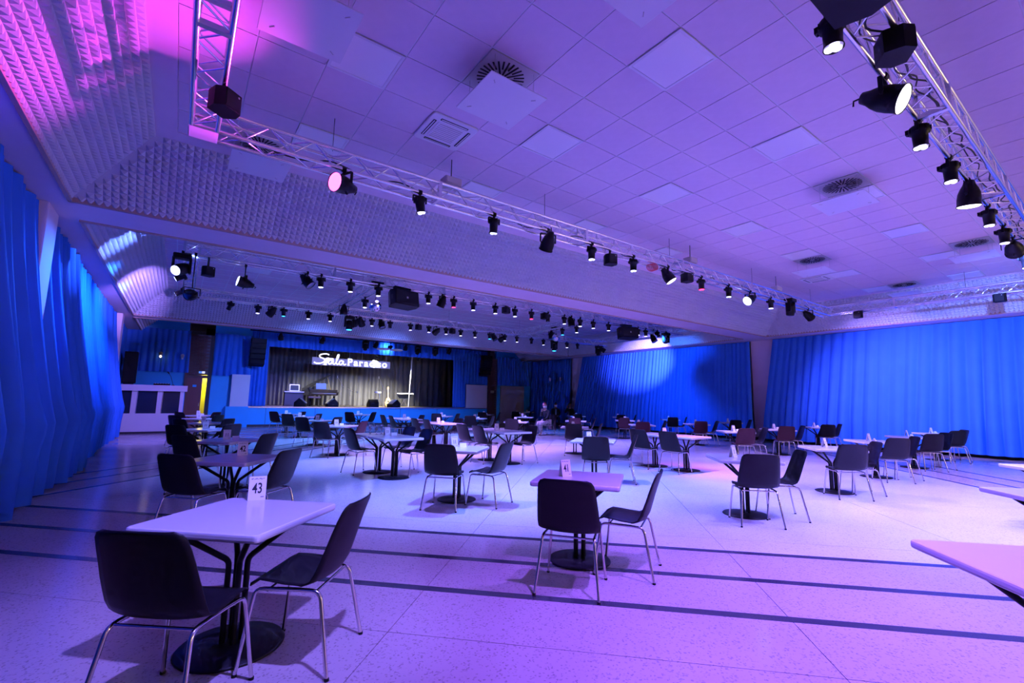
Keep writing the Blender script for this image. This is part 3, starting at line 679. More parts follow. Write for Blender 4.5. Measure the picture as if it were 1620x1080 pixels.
# ------------------------------------------------------------------ tables
TS, TH = .77, .73
def rounded(pts, r=.06, n=4):
    pts = [Vector(p) for p in pts]; out = [pts[0]]
    for i in range(1, len(pts) - 1):
        a, b, c = pts[i - 1], pts[i], pts[i + 1]; p, q = b + (a - b).normalized() * r, b + (c - b).normalized() * r
        for k in range(n + 1):
            t = k / n; out.append((1 - t) ** 2 * p + 2 * t * (1 - t) * b + t * t * q)
    return out + [pts[-1]]
TT = MB().rbox((0, 0, TH - .021), (TS, TS, .042), .022, seg=4).mesh('tabletop', 'table_white')
TB = MB().lathe([(.275, 0), (.278, .006), (.272, .014), (.12, .030), (.02, .032)], 40).mesh('base_plate', 'iron_black')
TL = MB().tube(rounded([(.034, .034, .025), (.034, .034, .475), (.245, .245, TH - .043)], .03), .0165, 8).mesh('column_tube', 'iron_black')
TP_ = MB().box((0, 0, TH - .046), (.06, .5, .008)).mesh('mounting_bar', 'iron_black')
def table(x, y, deg, label):
    t = empty('bistro_table', (x, y, 0), (0, 0, R(deg))); tag(t, label, 'table', 'white pedestal tables')
    link('tabletop', TT, t); link('base_plate', TB, t)
    for k in range(4): link('column_tube', TL, t, None, (0, 0, R(90 * k)))
    return t
# ------------------------------------------------------------------ chairs
def chair_meshes():
    prof = [(.215, .418, .190), (.205, .436, .202), (.16, .441, .213), (.09, .436, .222), (.02, .428, .228), (-.06, .424, .232), (-.125, .430, .236), (-.170, .452, .239), (-.195, .495, .240),
            (-.212, .55, .238), (-.232, .62, .233), (-.254, .69, .227), (-.278, .76, .220), (-.297, .81, .211), (-.306, .836, .194), (-.311, .850, .160)]
    nv = 12; vs = []
    for i, (y, z, hw) in enumerate(prof):
        a, b = prof[max(0, i - 1)], prof[min(len(prof) - 1, i + 1)]
        ty, tz = b[0] - a[0], b[1] - a[1]; L = math.hypot(ty, tz); ny, nz = -tz / L, ty / L          # normal in side view
        if nz < 0 and i < 6: ny, nz = -ny, -nz
        for k in range(nv + 1):
            u = -1 + 2 * k / nv; e = abs(u) ** 2.6
            cup = .020 if i < 6 else (.045 if i < 10 else .038 - .002 * (i - 10))
            if i < 6: oy, oz = 0, cup * e - (.018 * e if i < 2 else 0)
            else: oy, oz = cup * e, .012 * e if i < 9 else 0
            vs.append(Vector((u * hw, y + oy, z + oz)))
    n1 = nv + 1
    bm = bmesh.new(); bv = [bm.verts.new(v) for v in vs]
    for r in range(len(prof) - 1):
        for k in range(nv): bm.faces.new((bv[r * n1 + k], bv[r * n1 + k + 1], bv[(r + 1) * n1 + k + 1], bv[(r + 1) * n1 + k]))
    bmesh.ops.recalc_face_normals(bm, faces=bm.faces[:])
    bmesh.ops.solidify(bm, geom=bm.faces[:], thickness=.007)
    for f in bm.faces: f.smooth = True
    out = {}
    for m in ('chair_black', 'chair_burgundy'):
        me = bpy.data.meshes.new('seat_shell'); bm.to_mesh(me); me.materials.append(MATS[m]); out[m] = me
    bm.free()
    r = .0105
    out['rear'] = MB().tube(rounded([(.238, -.245, 0), (.195, -.165, .408), (.192, -.05, .412)], .045), r, 8).mesh('leg', 'chrome')
    out['front'] = MB().tube(rounded([(.238, .235, 0), (.197, .185, .412), (.192, .05, .412)], .045), r, 8).mesh('leg', 'chrome')
    out['rail'] = MB().tube([(.192, -.06, .412), (.192, .06, .412)], r, 8).mesh('side_rail', 'chrome')
    out['bar'] = MB().tube([(-.193, 0, .404), (.193, 0, .404)], .008, 8).mesh('crossbar', 'chrome')
    out['foot'] = MB().lathe([(.013, 0), (.013, .012), (.011, .014)], 8).mesh('foot_cap', 'iron_black')
    return out
CM = chair_meshes()
MIRX = Matrix.Scale(-1, 4, (1, 0, 0))
for k in ('rear', 'front', 'rail'):
    me = CM[k].copy(); me.transform(MIRX); me.flip_normals(); CM[k + '_m'] = me
def chair(x, y, phi, label, m='chair_black', group='black shell chairs around the tables'):
    t = empty('shell_chair', (x, y, .0012), (0, 0, R(phi - 90))); tag(t, label, 'chair', group)
    link('seat_shell', CM[m], t)
    for s_, sx in (('', 1), ('_m', -1)):
        for nm, y0 in (('rear', -.245), ('front', .235)):
            g_ = link('leg', CM[nm + s_], t); link('foot_cap', CM['foot'], g_, (sx * .238, y0, 0))
        link('side_rail', CM['rail' + s_], t)
    for yy in (-.14, .12): link('crossbar', CM['bar'], t, (0, yy, 0))
    return t
# ------------------------------------------------------------------ table number cards
def digits_mesh(txt):
    k = ('txt', txt)
    if k in ME: return ME[k]
    cu = bpy.data.curves.new('number', 'FONT'); cu.body = txt; cu.size = .075; cu.align_x = 'CENTER'; cu.align_y = 'CENTER'; cu.extrude = .0004; cu.offset = .0012
    o = bpy.data.objects.new('tmp', cu); C.objects.link(o); dg = bpy.context.evaluated_depsgraph_get()
    me = bpy.data.meshes.new_from_object(o.evaluated_get(dg)); bpy.data.objects.remove(o); bpy.data.curves.remove(cu)
    me.transform(Matrix.Diagonal((.82, 1.25, 1, 1))); me.materials.clear(); me.materials.append(MATS['ink']); ME[k] = me; return me
CW, CH = .105, .155
lean = R(12)
ME['card_sheet'] = MB().box((0, 0, CH / 2), (CW, .0018, CH)).mesh('sheet', 'paper_white')
hd = MB()
for k in range(11): hd.box((-.036 + k * .0072, -.0013, CH - .016 + .0022 * math.sin(k * 2.1)), (.0058, .0006, .004 + .0022 * math.cos(k * 1.7)))
ME['card_head'] = hd.mesh('heading_line', 'ink')
ME['card_mark'] = MB().box((-.014, -.0013, .075), (.007, .0006, .055)).box((.014, -.0013, .075), (.007, .0006, .055)).mesh('number_mark', 'ink')
ME['card_foot'] = MB().box((.032, -.0013, .022), (.020, .0006, .004)).mesh('foot_line', 'ink')
ME['tent'] = MB().add([(-.05, -.03, 0), (.05, -.03, 0), (.05, 0, .055), (-.05, 0, .055), (-.05, .03, 0), (.05, .03, 0)], [(0, 1, 2, 3), (3, 2, 5, 4), (0, 3, 4), (1, 5, 2), (0, 4, 5, 1)]).mesh('tent_card', 'paper_white')
def card(x, y, rz, txt, label):
    t = empty('table_number_card', (x, y, TH), (0, 0, rz)); tag(t, label, 'table card', 'number cards standing on the tables')
    f = link('front_sheet', ME['card_sheet'], t, (0, -.034, .0003), (-lean, 0, 0)); b = link('back_sheet', ME['card_sheet'], t, (0, .034, .0003), (lean, 0, 0))
    link('heading_line', ME['card_head'], f); link('foot_line', ME['card_foot'], f)
    if txt:
        for zz in (.090, ): link('number', digits_mesh(txt), f, (0, -.0014, .075), (R(90), 0, 0))
    else: link('number_mark', ME['card_mark'], f)
# ------------------------------------------------------------------ the seating plan: rows from the camera toward the stage, files from the left curtain
ROWS = [
 [(1, 3.23, .29, 45), (2, 5.95, .46, 45), (3, 8.75, .72, 45)],
 [(0, .38, 3.23, 46), (1, 3.10, 3.19, 38), (2, 6.18, 3.27, 45), (3, 9.13, 3.29, 45), (4, 11.87, 3.5, 45), (5, 14.65, 3.54, 45), (6, 17.45, 3.68, 45)],
 [(0, .60, 6.15, 48), (1, 3.40, 6.02, 42), (2, 6.35, 6.15, 40), (3, 9.08, 6.46, 0, 'd'), (4, 12.15, 6.6, 45), (5, 14.7, 6.68, 45), (6, 17.8, 6.8, 45)],
 [(0, .72, 8.75, 45), (1, 3.33, 8.62, 0, 'd'), (2, 6.31, 9.2, 0, 'd'), (3, 9.2, 9.65, 45), (4, 12.5, 9.95, 45), (5, 15.23, 9.7, 45), (6, 18.2, 10.1, 45)],
 [(0, .56, 11.75, 45), (1, 3.40, 12.2, 45), (2, 6.62, 12.85, 0, 'd'), (3, 9.5, 12.85, 45), (4, 12.4, 12.95, 45), (5, 15.0, 12.8, 45), (6, 18.2, 12.9, 45)],
 [(0, .68, 14.5, 45), (1, 3.55, 15.1, 45), (2, 6.78, 16.0, 0, 'd'), (3, 9.55, 15.6, 45), (4, 12.65, 16.5, 45), (6, 18.3, 15.9, 45)],
 [(0, .57, 17.1, 45), (1, 3.68, 18.1, 45), (3, 9.45, 18.2, 45), (5, 16.7, 17.3, 45)],
 [(0, .70, 20.0, 45), (1, 3.75, 20.9, 45), (2, 6.5, 20.3, 45), (4, 12.9, 20.1, 45), (5, 15.9, 21.3, 45), (6, 18.7, 24.0, 45)],
]
FN = ['file beside left curtain', 'second file from left curtain', 'third file from left curtain', 'fourth file from left curtain', 'third file from right curtain', 'second file from right curtain', 'file beside right curtain']
RN = ['row cut by the right edge', 'nearest full row', 'second full row', 'third full row', 'fourth full row', 'fifth full row', 'sixth full row', 'row closest to the stage']
SPECIAL = {  # chairs measured one by one: (row, file) -> (x, y, facing)
 (1, 0): [(.10, 2.78, 50), (.695, 2.92, 142)], (1, 1): [(2.615, 2.78, 37), (3.27, 2.78, 121)], (1, 2): [(5.85, 2.97, 45), (6.46, 2.95, 132)], (1, 3): [(8.77, 2.98, 45), (9.44, 3.0, 130)],
 (2, 1): [(3.02, 5.68, 44), (3.65, 5.55, 118)], (2, 3): [(8.63, 6.80, 5), (8.64, 6.03, 2)], (3, 1): [(2.98, 9.12, 12), (3.78, 9.18, 190), (3.76, 8.33, 186)], (3, 2): [(5.93, 9.2, 5), (5.95, 9.98, 8), (6.68, 8.75, 184)],
 (4, 2): [(6.2, 13.3, 4), (6.22, 12.5, 2), (7.05, 12.9, 184)], (5, 2): [(6.35, 16.4, 4), (6.36, 15.6, 0), (7.2, 16.0, 182)],
 (0, 1): [], (0, 2): [], (0, 3): [], (7, 6): [], (5, 4): [],
}
NUM = {(1, 0): '43', (2, 0): '42', (1, 1): '41'}
BURG = {(2, 4, 0), (3, 4, 0), (3, 5, 0), (4, 5, 0), (4, 1, 1), (2, 5, 0), (4, 4, 0)}
rnd = random.Random(11)
for r, row in enumerate(ROWS):
    for it in row:
        c, x, y, rot = it[:4]; dbl = len(it) > 4
        where = f'{RN[r]}, {FN[c]}'
        if dbl:
            for q, sg in (('stage-side', .39), ('camera-side', -.39)):
                table(x + rnd.uniform(-.03, .03), y + sg, rnd.uniform(-1.5, 1.5), f'{q} one of two joined white tables, {where}')
        else: table(x, y, rot + rnd.uniform(-2, 2), f'square white pedestal table, {where}')
        ch = SPECIAL.get((r, c))
        if ch is None: ch = [(x - .36 + rnd.uniform(-.04, .03), y - .33 + rnd.uniform(-.05, .03), 45 + rnd.uniform(-6, 6)), (x + .31 + rnd.uniform(-.03, .04), y - .32 + rnd.uniform(-.06, .03), 131 + rnd.uniform(-7, 7))]
        for k, (cx, cy, ph) in enumerate(ch):
            b_ = (r, c, k) in BURG
            side = 'on the curtain side' if k == 0 else 'on the other side'
            if dbl: side = ['stage-side on the left', 'camera-side on the left', 'on the right'][k] if r not in (3,) else ['on the left', 'stage-side on the right', 'camera-side on the right'][k] if c == 1 else ['camera-side on the left', 'stage-side on the left', 'on the right'][k]
            else: side = 'left' if k == 0 else 'right'
            chair(cx, cy, ph, f'{"dark red" if b_ else "black"} shell chair at {side} side, {where}' if not dbl else f'black chair {side.replace("on the ", "")} of joined tables, {where}', 'chair_burgundy' if b_ else 'chair_black')
        if r == 0: continue
        kx, ky = {(1, 0): (.50, 3.62), (1, 1): (3.02, 3.30), (2, 0): (.69, 6.38), (2, 1): (3.42, 6.18)}.get((r, c), (x - .02 + rnd.uniform(-.06, .06), y + rnd.uniform(.0, .12)))
        card(kx, ky, R(rnd.uniform(-8, 8)) + (R(-4) if (r, c) == (1, 0) else 0), NUM.get((r, c)), f'white number card{" reading " + NUM[(r, c)] if (r, c) in NUM else ""} on the table, {where}')
        if (r, c) not in ((1, 0), (2, 0), (1, 1), (1, 2), (1, 3)):
            o = link('tent_card', ME['tent'], None, (kx + .12, ky - .06, TH), (0, 0, R(rnd.uniform(-25, 10)))); tag(o, f'low folded white card, {where}', 'tent card', 'low folded cards on the tables')
# glasses on the joined tables of the third row
gl = MB().lathe([(.030, 0), (.032, .004), (.006, .008), (.005, .07), (.03, .10), (.034, .15), (.030, .18)], 12, cap1=False)
mat('glass', (.9, .92, 1), .03, trans=1., spec=.5)
gm = gl.mesh('wine_glass', 'glass')
for k, (x, y) in enumerate(((3.15, 9.1), (3.22, 8.93), (3.35, 9.02), (3.42, 8.86), (3.5, 9.05))):
    o = link('wine_glass', gm, None, (x, y, TH)); tag(o, f'clear stemmed glass on the joined white tables, {ORD[k + 1]} from left', 'glass', 'glasses on the joined tables')
# ------------------------------------------------------------------ stage end of the hall
def wallpiece(name, x0, x1, z0, z1, y, m, d=.2): return struct(name, bar(x0, x1, y, y + d, z0, z1), m)
SZ = .95
wallpiece('wall_back', XL, .22, 0, 2.45, YB, 'paint_blue'); wallpiece('wall_back', XL, .22, 2.45, ZR, YB + .05, 'paint_blue')
wallpiece('wall_back', 1.2, 2.75, 0, 2.4, YB, 'paint_blue'); wallpiece('wall_back', 1.2, 2.75, 2.4, ZR, YB + .05, 'paint_blue')
wallpiece('wall_back', 16.9, XR, 0, ZR, YB, 'paint_blue'); wallpiece('wall_back', 2.7, 16.3, 4.5, ZR + .2, YB + .3, 'dark_base')
struct('wall_back', MB().box((9.5, 30.1, 2.6), (17, .2, 5.4)), 'dark_base')
struct('wall_left', MB().box((2.62, 27.7, 2.6), (.2, 4.8, 5.4)), 'dark_base'); struct('wall_right', MB().box((16.4, 27.7, 2.6), (.2, 4.8, 5.4)), 'dark_base')
# brick piers either side
def brick_pier(x0, x1, z0, z1, y, n=''):
    p = struct('column', bar(x0, x1, y + .015, y + .25, z0, z1), 'joint')
    bw, bh = .25, .075; meb = MB().box((0, 0, 0), (bw - .012, .03, bh - .012)).mesh('brick', 'brick_brown'); meh = MB().box((0, 0, 0), (bw / 2 - .012, .03, bh - .012)).mesh('brick', 'brick_brown')
    nrow = int((z1 - z0) / bh); k = 0
    for r_ in range(nrow):
        x = x0 + (.125 if r_ % 2 else 0); z = z0 + (r_ + .5) * bh
        if r_ % 2: link('brick', meh, p, (x0 + .0625, y, z))
        while x + bw <= x1 + .001: link('brick', meb, p, (x + bw / 2, y, z)); x += bw
    return p
brick_pier(.30, 1.05, 2.35, ZB, YB - .12)
struct('column', bar(1.05, 1.2, YB - .1, YB + .2, 0, ZB), 'dark_base'); struct('column', bar(.2, .3, YB - .1, YB + .2, 0, ZB), 'brick_brown')
d1 = empty('door_1', (.3, YB - .05, 0)); d1['kind'] = 'structure'
MB().box((.28, 0, 1.1), (.60, .05, 2.2)).build('leaf', 'door_red', d1); MB().box((.3, -.03, 1.85), (.14, .008, .10)).build('door_sign', 'paint_blue', d1); MB().box((.52, -.04, 1.02), (.02, .05, .14)).build('handle', 'chrome', d1)
struct('trim_1', bar(.25, 1.2, YB - .08, YB + .02, 2.2, 2.34), 'brick_brown')
struct('wall_back', bar(.85, 1.6, YB + .9, YB + 1.0, 0, 2.4), 'yellow_paint')
struct('ceiling', bar(.3, 1.65, YB + .0, YB + 1.0, 2.5, 2.56), 'yellow_paint')
L_ = bpy.data.lights.new('corridor_lamp', 'POINT'); L_.energy = 55; L_.color = (1, .9, .35); L_.shadow_soft_size = .1
struct('wall_back', bar(.75, .8, YB + .2, YB + 1.0, 0, 2.5), 'yellow_paint'); struct('wall_back', bar(1.55, 1.6, YB + .2, YB + 1., 0, 2.5), 'yellow_paint')
tl = empty('corridor_lamp', (1.12, YB + .55, 2.46)); tag(tl, 'lamp lighting the yellow corridor behind the open door', 'lamp')
MB().box((0, 0, 0.02), (.2, .12, .04)).build('housing', 'plastic_white', tl)
lo = bpy.data.objects.new('corridor_light', L_); C.objects.link(lo); lo.parent = tl; lo.location = (0, 0, -.12)
tx = empty('exit_sign', (.82, YB - .16, 2.46)); tag(tx, 'small lit exit sign above the dark red door', 'exit sign')
MB().box((-.06, 0, 0), (.11, .03, .09)).build('blue_half', 'exit_blue', tx); MB().box((.06, 0, 0), (.11, .03, .09)).build('white_half', 'exit_white', tx)
brick_pier(16.25, 16.93, 0, ZB, YB - .1); tag(MB().box((16.55, YB - .13, 2.0), (.26, .02, .16)).build('wall_plaque', 'plastic_grey'), 'small pale plaque on the brown brick pier', 'plaque')
# upper curtains on the end wall
curtain('curtain', (-2.0, 25.12), (.28, 25.12), 2.42, 4.3, 'curtain_blue', 'short blue curtain above the booth on the end wall', seed=21, normal=(0, -1, 0), wl=.2, amp=.045)
curtain('curtain', (1.2, 25.13), (2.7, 25.13), 2.35, 4.3, 'curtain_blue', 'short blue curtain right of the dark brick pier', seed=22, normal=(0, -1, 0), wl=.2, amp=.045)
curtain('curtain', (14.55, 25.18), (16.2, 25.18), 2.42, 4.4, 'curtain_blue', 'short blue curtain above the right white stage panel', seed=23, normal=(0, -1, 0), wl=.2, amp=.045)
curtain('curtain', (16.95, 25.1), (20.3, 25.1), 2.45, 4.3, 'curtain_blue', 'short blue curtain above the grey door panel', seed=24, normal=(0, -1, 0), wl=.2, amp=.04)
curtain('stage_curtain', (2.7, 25.45), (3.5, 25.45), SZ + .02, 4.4, 'curtain_blue', 'blue stage leg curtain at the piano end', seed=25, normal=(0, -1, 0), wl=.18, amp=.05)
curtain('stage_curtain', (13.85, 25.45), (14.75, 25.45), SZ + .02, 4.4, 'curtain_blue', 'blue stage leg curtain beside the right white panel', seed=26, normal=(0, -1, 0), wl=.18, amp=.05)
curtain('stage_valance', (2.7, 25.25), (16.2, 25.25), 3.88, 4.75, 'curtain_blue', 'blue valance hanging across the top of the stage', seed=27, normal=(0, -1, 0), wl=.2, amp=.05)
curtain('stage_backdrop', (2.85, 29.2), (16.2, 29.2), SZ + .02, 4.9, 'curtain_black', 'black pleated backdrop curtain behind the piano', seed=28, normal=(0, -1, 0), wl=.34, amp=.09)
st = struct('floor', bar(2.5, 16.25, YB, 30, 0, SZ - .04), 'paint_blue')
for k in range(14): bar(2.5, 16.25, YB - .03 + k * .35, YB - .03 + (k + 1) * .35 - .008, SZ - .04, SZ).build('plank', 'wood_stage', st)
MB().box((9.37, YB - .045, SZ - .03), (13.75, .03, .06)).build('nosing', 'aluminium', st); MB().box((9.37, YB - .01, .05), (13.75, .03, .1)).build('kick_board', 'dark_base', st)
for x in (3.55, 5.8, 8.1, 10.4, 12.7): MB().box((x, YB - .005, .5), (.012, .012, .78)).build('joint', 'dark_base', st)
struct('wall_back', bar(2.0, 2.74, YB - .28, YB - .2, SZ, 2.43), 'wall_white'); struct('wall_back', bar(1.85, 2.76, YB - .3, YB, 0, SZ), 'paint_blue'); struct('wall_back', bar(14.65, 16.2, YB - .08, YB - .02, SZ, 2.40), 'wall_white')
struct('door_2', bar(17.25, 19.2, YB - .06, YB, 0, 2.42), 'wall_grey')
# lettered sign
sg = empty('lettered_sign', (5.72, 26.0, 3.18)); tag(sg, 'glowing white lettered sign hanging before the black backdrop', 'sign')
MB().box((2.1, .05, .19), (4.3, .06, .40)).build('sign_box', 'sign_face', sg)
def stroke(pts, r, name, parent, n=8):
    P = [Vector((x, -.01, z)) for x, z in pts]; out = []
    for i in range(len(P) - 1):
        a, b, c, d = P[max(i - 1, 0)], P[i], P[i + 1], P[min(i + 2, len(P) - 1)]
        for k in range(5):
            t = k / 5; out.append(.5 * ((2 * b) + (c - a) * t + (2 * a - 5 * b + 4 * c - d) * t * t + (3 * b - 3 * c + d - a) * t ** 3))
    out.append(P[-1]); MB().tube(out, r, n).build(name, 'sign_letter', parent)
stroke([(.78, .55), (.66, .60), (.45, .58), (.30, .50), (.34, .40), (.52, .33), (.58, .22), (.42, .10), (.18, .06), (.03, .12)], .035, 'letter', sg)
stroke([(.98, .26), (.86, .28), (.76, .18), (.80, .07), (.92, .09), (1.00, .26), (1.0, .12), (1.08, .06), (1.14, .12)], .030, 'letter', sg)
stroke([(1.14, .12), (1.28, .45), (1.30, .60), (1.22, .55), (1.18, .2), (1.24, .06), (1.32, .12)], .030, 'letter', sg)
stroke([(1.54, .26), (1.42, .28), (1.34, .18), (1.38, .07), (1.48, .09), (1.56, .26), (1.56, .12), (1.64, .06), (1.70, .12)], .030, 'letter', sg)
def text_mesh(txt, size, off, m):
    cu = bpy.data.curves.new('lettering', 'FONT'); cu.body = txt; cu.size = size; cu.extrude = .02; cu.offset = off
    o = bpy.data.objects.new('tmp', cu); C.objects.link(o); dg = bpy.context.evaluated_depsgraph_get()
    me = bpy.data.meshes.new_from_object(o.evaluated_get(dg)); bpy.data.objects.remove(o); bpy.data.curves.remove(cu)
    me.materials.clear(); me.materials.append(MATS[m]); return me
xx = 1.80
for chx in 'Paradiso':
    me = text_mesh(chx, .55, .010, 'sign_letter'); xs = [v.co.x for v in me.vertices]; x0_, x1_ = min(xs), max(xs)
    o = link('letter', me, sg, (xx - x0_, -.01, .045), (R(90), 0, 0))
    for zz in ((.0,) if chx in 'Pr' else (.0,) if chx == 'i' else ()): MB().box(((x0_ + .05), zz + .01, 0), (.13, .022, .034)).build('serif', 'sign_letter', o)
    xx += x1_ - x0_ + .075
for x in (.15, 1.9, 2.6, 4.0): MB().tube([(x, .05, .39), (x, .05, 1.83)], .006, 5).build('hanging_wire', 'plastic_white', sg)
# grand piano
pn = empty('grand_piano', (6.5, 27.0, SZ)); tag(pn, 'black grand piano with raised lid on the stage', 'piano')
outl = [(-.75, -.35), (.75, -.35), (.75, .25), (.72, .6), (.55, 1.0), (.25, 1.35), (-.1, 1.6), (-.5, 1.65), (-.75, 1.4)]
MB().prism(outl, .60, .92).build('case', 'piano_black', pn); MB().box((0, -.42, .66), (1.5, .22, .07)).build('key_bed', 'piano_black', pn)
kb = MB().box((0, -.44, .705), (1.28, .15, .02)).build('keyboard', 'keys', pn)
bk_ = MB()
for k in range(30): bk_.box((-.61 + k * .042, -.41, .72), (.014, .09, .014))
bk_.build('black_keys', 'piano_black', kb)
for s_ in (-1, 1): MB().box((s_ * .71, -.42, .74), (.09, .24, .12)).build('cheek_block', 'piano_black', pn)
MB().box((0, -.32, .80), (1.36, .03, .16)).build('fall_board', 'piano_black', pn)
M_ = Matrix.Translation((-.75, 0, .93)) @ Matrix.Rotation(R(-33), 4, 'Y') @ Matrix.Translation((.75, 0, 0)); MB().prism([(x, y + .1) for x, y in outl[2:]] + [(-.75, 0.)], 0, .025, M_).build('lid', 'piano_black', pn)
MB().tube([(.6, .5, .9), (.38, .5, 1.62)], .012, 6).build('lid_prop', 'brass', pn)
MB().box((-.05, -.16, 1.08), (.62, .02, .32), (R(-14), 0, 0)).build('music_desk', 'brass', pn); MB().box((-.1, -.18, 1.10), (.52, .008, .34), (R(-14), 0, 0)).build('sheet_music', 'paper_white', pn)
for x, y in ((-.62, -.2), (.62, -.2), (-.3, 1.3)): MB().lathe([(.035, 0), (.04, .08), (.03, .12), (.055, .58)], 10, Matrix.Translation((x, y, 0))).build('leg', 'piano_black', pn)
bn = empty('piano_bench', (5.95, 26.3, SZ)); tag(bn, 'small padded piano bench before the keyboard', 'bench')
MB().rbox((0, 0, .49), (.62, .36, .09), .03).build('seat', 'coat_plum', bn)
for x in (-.26, .26):
    for y in (-.13, .13): MB().tube([(x, y, 0), (x * .92, y * .92, .45)], .02, 6).build('leg', 'piano_black', bn)
# keyboard stand with laptop
ks = empty('keyboard_stand', (5.1, 27.2, SZ)); tag(ks, 'dark draped stand at the left end of the stage', 'stand')
MB().box((0, 0, .76), (.98, .4, .05)).build('board', 'plastic_white', ks); MB().box((0, .02, .37), (.9, .34, .73)).build('drape', 'curtain_black', ks)
lp = empty('laptop', (5.15, 27.2, SZ + .786)); tag(lp, 'open white laptop on the draped stage stand', 'laptop')
MB().box((0, -.02, .012), (.5, .3, .022)).build('base', 'plastic_white', lp); q_ = MB().box((0, .12, .2), (.5, .015, .36), (R(-8), 0, 0)).build('screen_lid', 'plastic_white', lp); MB().box((0, .108, .2), (.42, .006, .28), (R(-8), 0, 0)).build('screen', 'screen', lp)
def wedge(x, y, rz, label):
    t = empty('stage_monitor', (x, y, SZ), (0, 0, rz)); tag(t, label, 'stage monitor', 'wedge monitors along the stage edge')
    M = Matrix.Rotation(R(90), 4, 'X') @ Matrix.Rotation(0, 4, 'Z')
    MB().prism([(-.28, 0), (.28, 0), (.28, .22), (.05, .44), (-.28, .16)], -.26, .26, M).build('cabinet', 'speaker_black', t)
    MB().box((-.13, 0, .31), (.40, .46, .012), (0, R(-40), 0)).build('grille', 'plastic_grey', t); MB().box((0, -.268, .12), (.12, .01, .05)).build('handle', 'slot_dark', t)
wedge(5.2, 25.75, R(160), 'wedge monitor speaker left of the piano bench'); wedge(6.75, 25.75, R(0), 'wedge monitor speaker before the grand piano'); wedge(9.0, 25.85, R(-90), 'wedge monitor speaker before the bar stool'); wedge(10.2, 25.75, R(15), 'wedge monitor speaker before the guitar')
def mic_stand(x, y, h, boom, label):
    t = empty('microphone_stand', (x, y, SZ)); tag(t, label, 'microphone stand', 'microphone stands on the stage')
    for k in range(3): a = R(120 * k + 20); MB().tube([(0, 0, .12), (.3 * math.cos(a), .3 * math.sin(a), .01)], .01, 5).build('leg', 'chrome', t)
    MB().tube([(0, 0, .08), (0, 0, h)], .010, 6).build('pole', 'chrome', t); MB().tube([(-boom[0] * .4, 0, h - boom[1] * .4), (boom[0], 0, h + boom[1])], .008, 6).build('boom', 'chrome', t)
    MB().lathe([(.012, -.08), (.018, 0), (.026, .02), (.02, .05)], 8, Matrix.Translation((boom[0], 0, h + boom[1]))).build('microphone', 'plastic_grey', t)
mic_stand(7.35, 26.3, 1.25, (-.25, .4), 'microphone stand at the side of the grand piano'); mic_stand(7.9, 26.5, .95, (.4, -.15), 'low microphone stand right of the piano'); mic_stand(9.62, 26.1, 1.2, (-.25, .5), 'tall microphone stand before the bar stool')
bs = empty('bar_stool', (9.66, 27.0, SZ)); tag(bs, 'pale bar stool in the middle of the stage', 'stool')
MB().lathe([(.2, .8), (.21, .84), (.2, .9)], 16).build('seat', 'plastic_white', bs)
for k in range(4): a = R(45 + 90 * k); MB().tube([(.24 * math.cos(a), .24 * math.sin(a), 0), (.12 * math.cos(a), .12 * math.sin(a), .8)], .013, 6).build('leg', 'chrome', bs)
MB().tube([(.2 * math.cos(k * .524), .2 * math.sin(k * .524), .3) for k in range(13)], .010, 5).build('foot_ring', 'chrome', bs)
gt = empty('acoustic_guitar', (10.27, 26.8, SZ), (R(-10), 0, 0)); tag(gt, 'blond acoustic guitar upright behind a wedge monitor', 'guitar')
gp_ = [(.21 * (1 - .0) * math.sin(a) * (1 if math.cos(a) < .2 else .74), .26 - .30 * math.cos(a + 3.1416)) for a in [k * 6.283 / 24 for k in range(24)]]
MB().prism(gp_, -.05, .05, Matrix.Rotation(R(90), 4, 'X')).build('body', 'wood_guitar', gt); MB().lathe([(.05, 0), (.05, .003)], 14, Matrix.Translation((0, -.051, .32)) @ Matrix.Rotation(R(90), 4, 'X')).build('sound_hole', 'slot_dark', gt)
MB().box((0, -.03, .80), (.055, .03, .56)).build('neck', 'wood_guitar', gt); MB().box((0, -.03, 1.12), (.08, .02, .16)).build('headstock', 'wood_guitar', gt)
tb = empty('keyboard_table', (11.55, 27.5, SZ)); tag(tb, 'dark keyboard table at the right of the stage', 'table')
MB().box((0, 0, .82), (1.1, .4, .06)).build('top', 'plastic_white', tb); MB().prism([(-.5, 0), (.5, 0), (.32, -.3), (-.32, -.3)], -.02, .02, Matrix.Translation((0, 0, .8)) @ Matrix.Rotation(R(90), 4, 'X')).build('apron', 'cloth_dark', tb)
for s_ in (-1, 1): MB().tube([(s_ * .25, 0, 0), (-s_ * .25, 0, .8)], .018, 6).build('leg', 'chrome', tb)
tag(MB().tube([(11.42, 26.5, SZ), (11.54, 26.5, 4.2)], .028, 8).build('stage_pole', 'plastic_white'), 'thin pale pole rising from the stage floor to the valance', 'pole')
tag(MB().rbox((3.15, 25.75, SZ + .24), (.5, .4, .48), .02).build('guitar_amplifier', 'speaker_black'), 'black amplifier box at the left corner of the stage', 'amplifier')
struct('ceiling', bar(2.5, 16.5, 25.5, 30.2, 5.0, 5.06), 'dark_base')
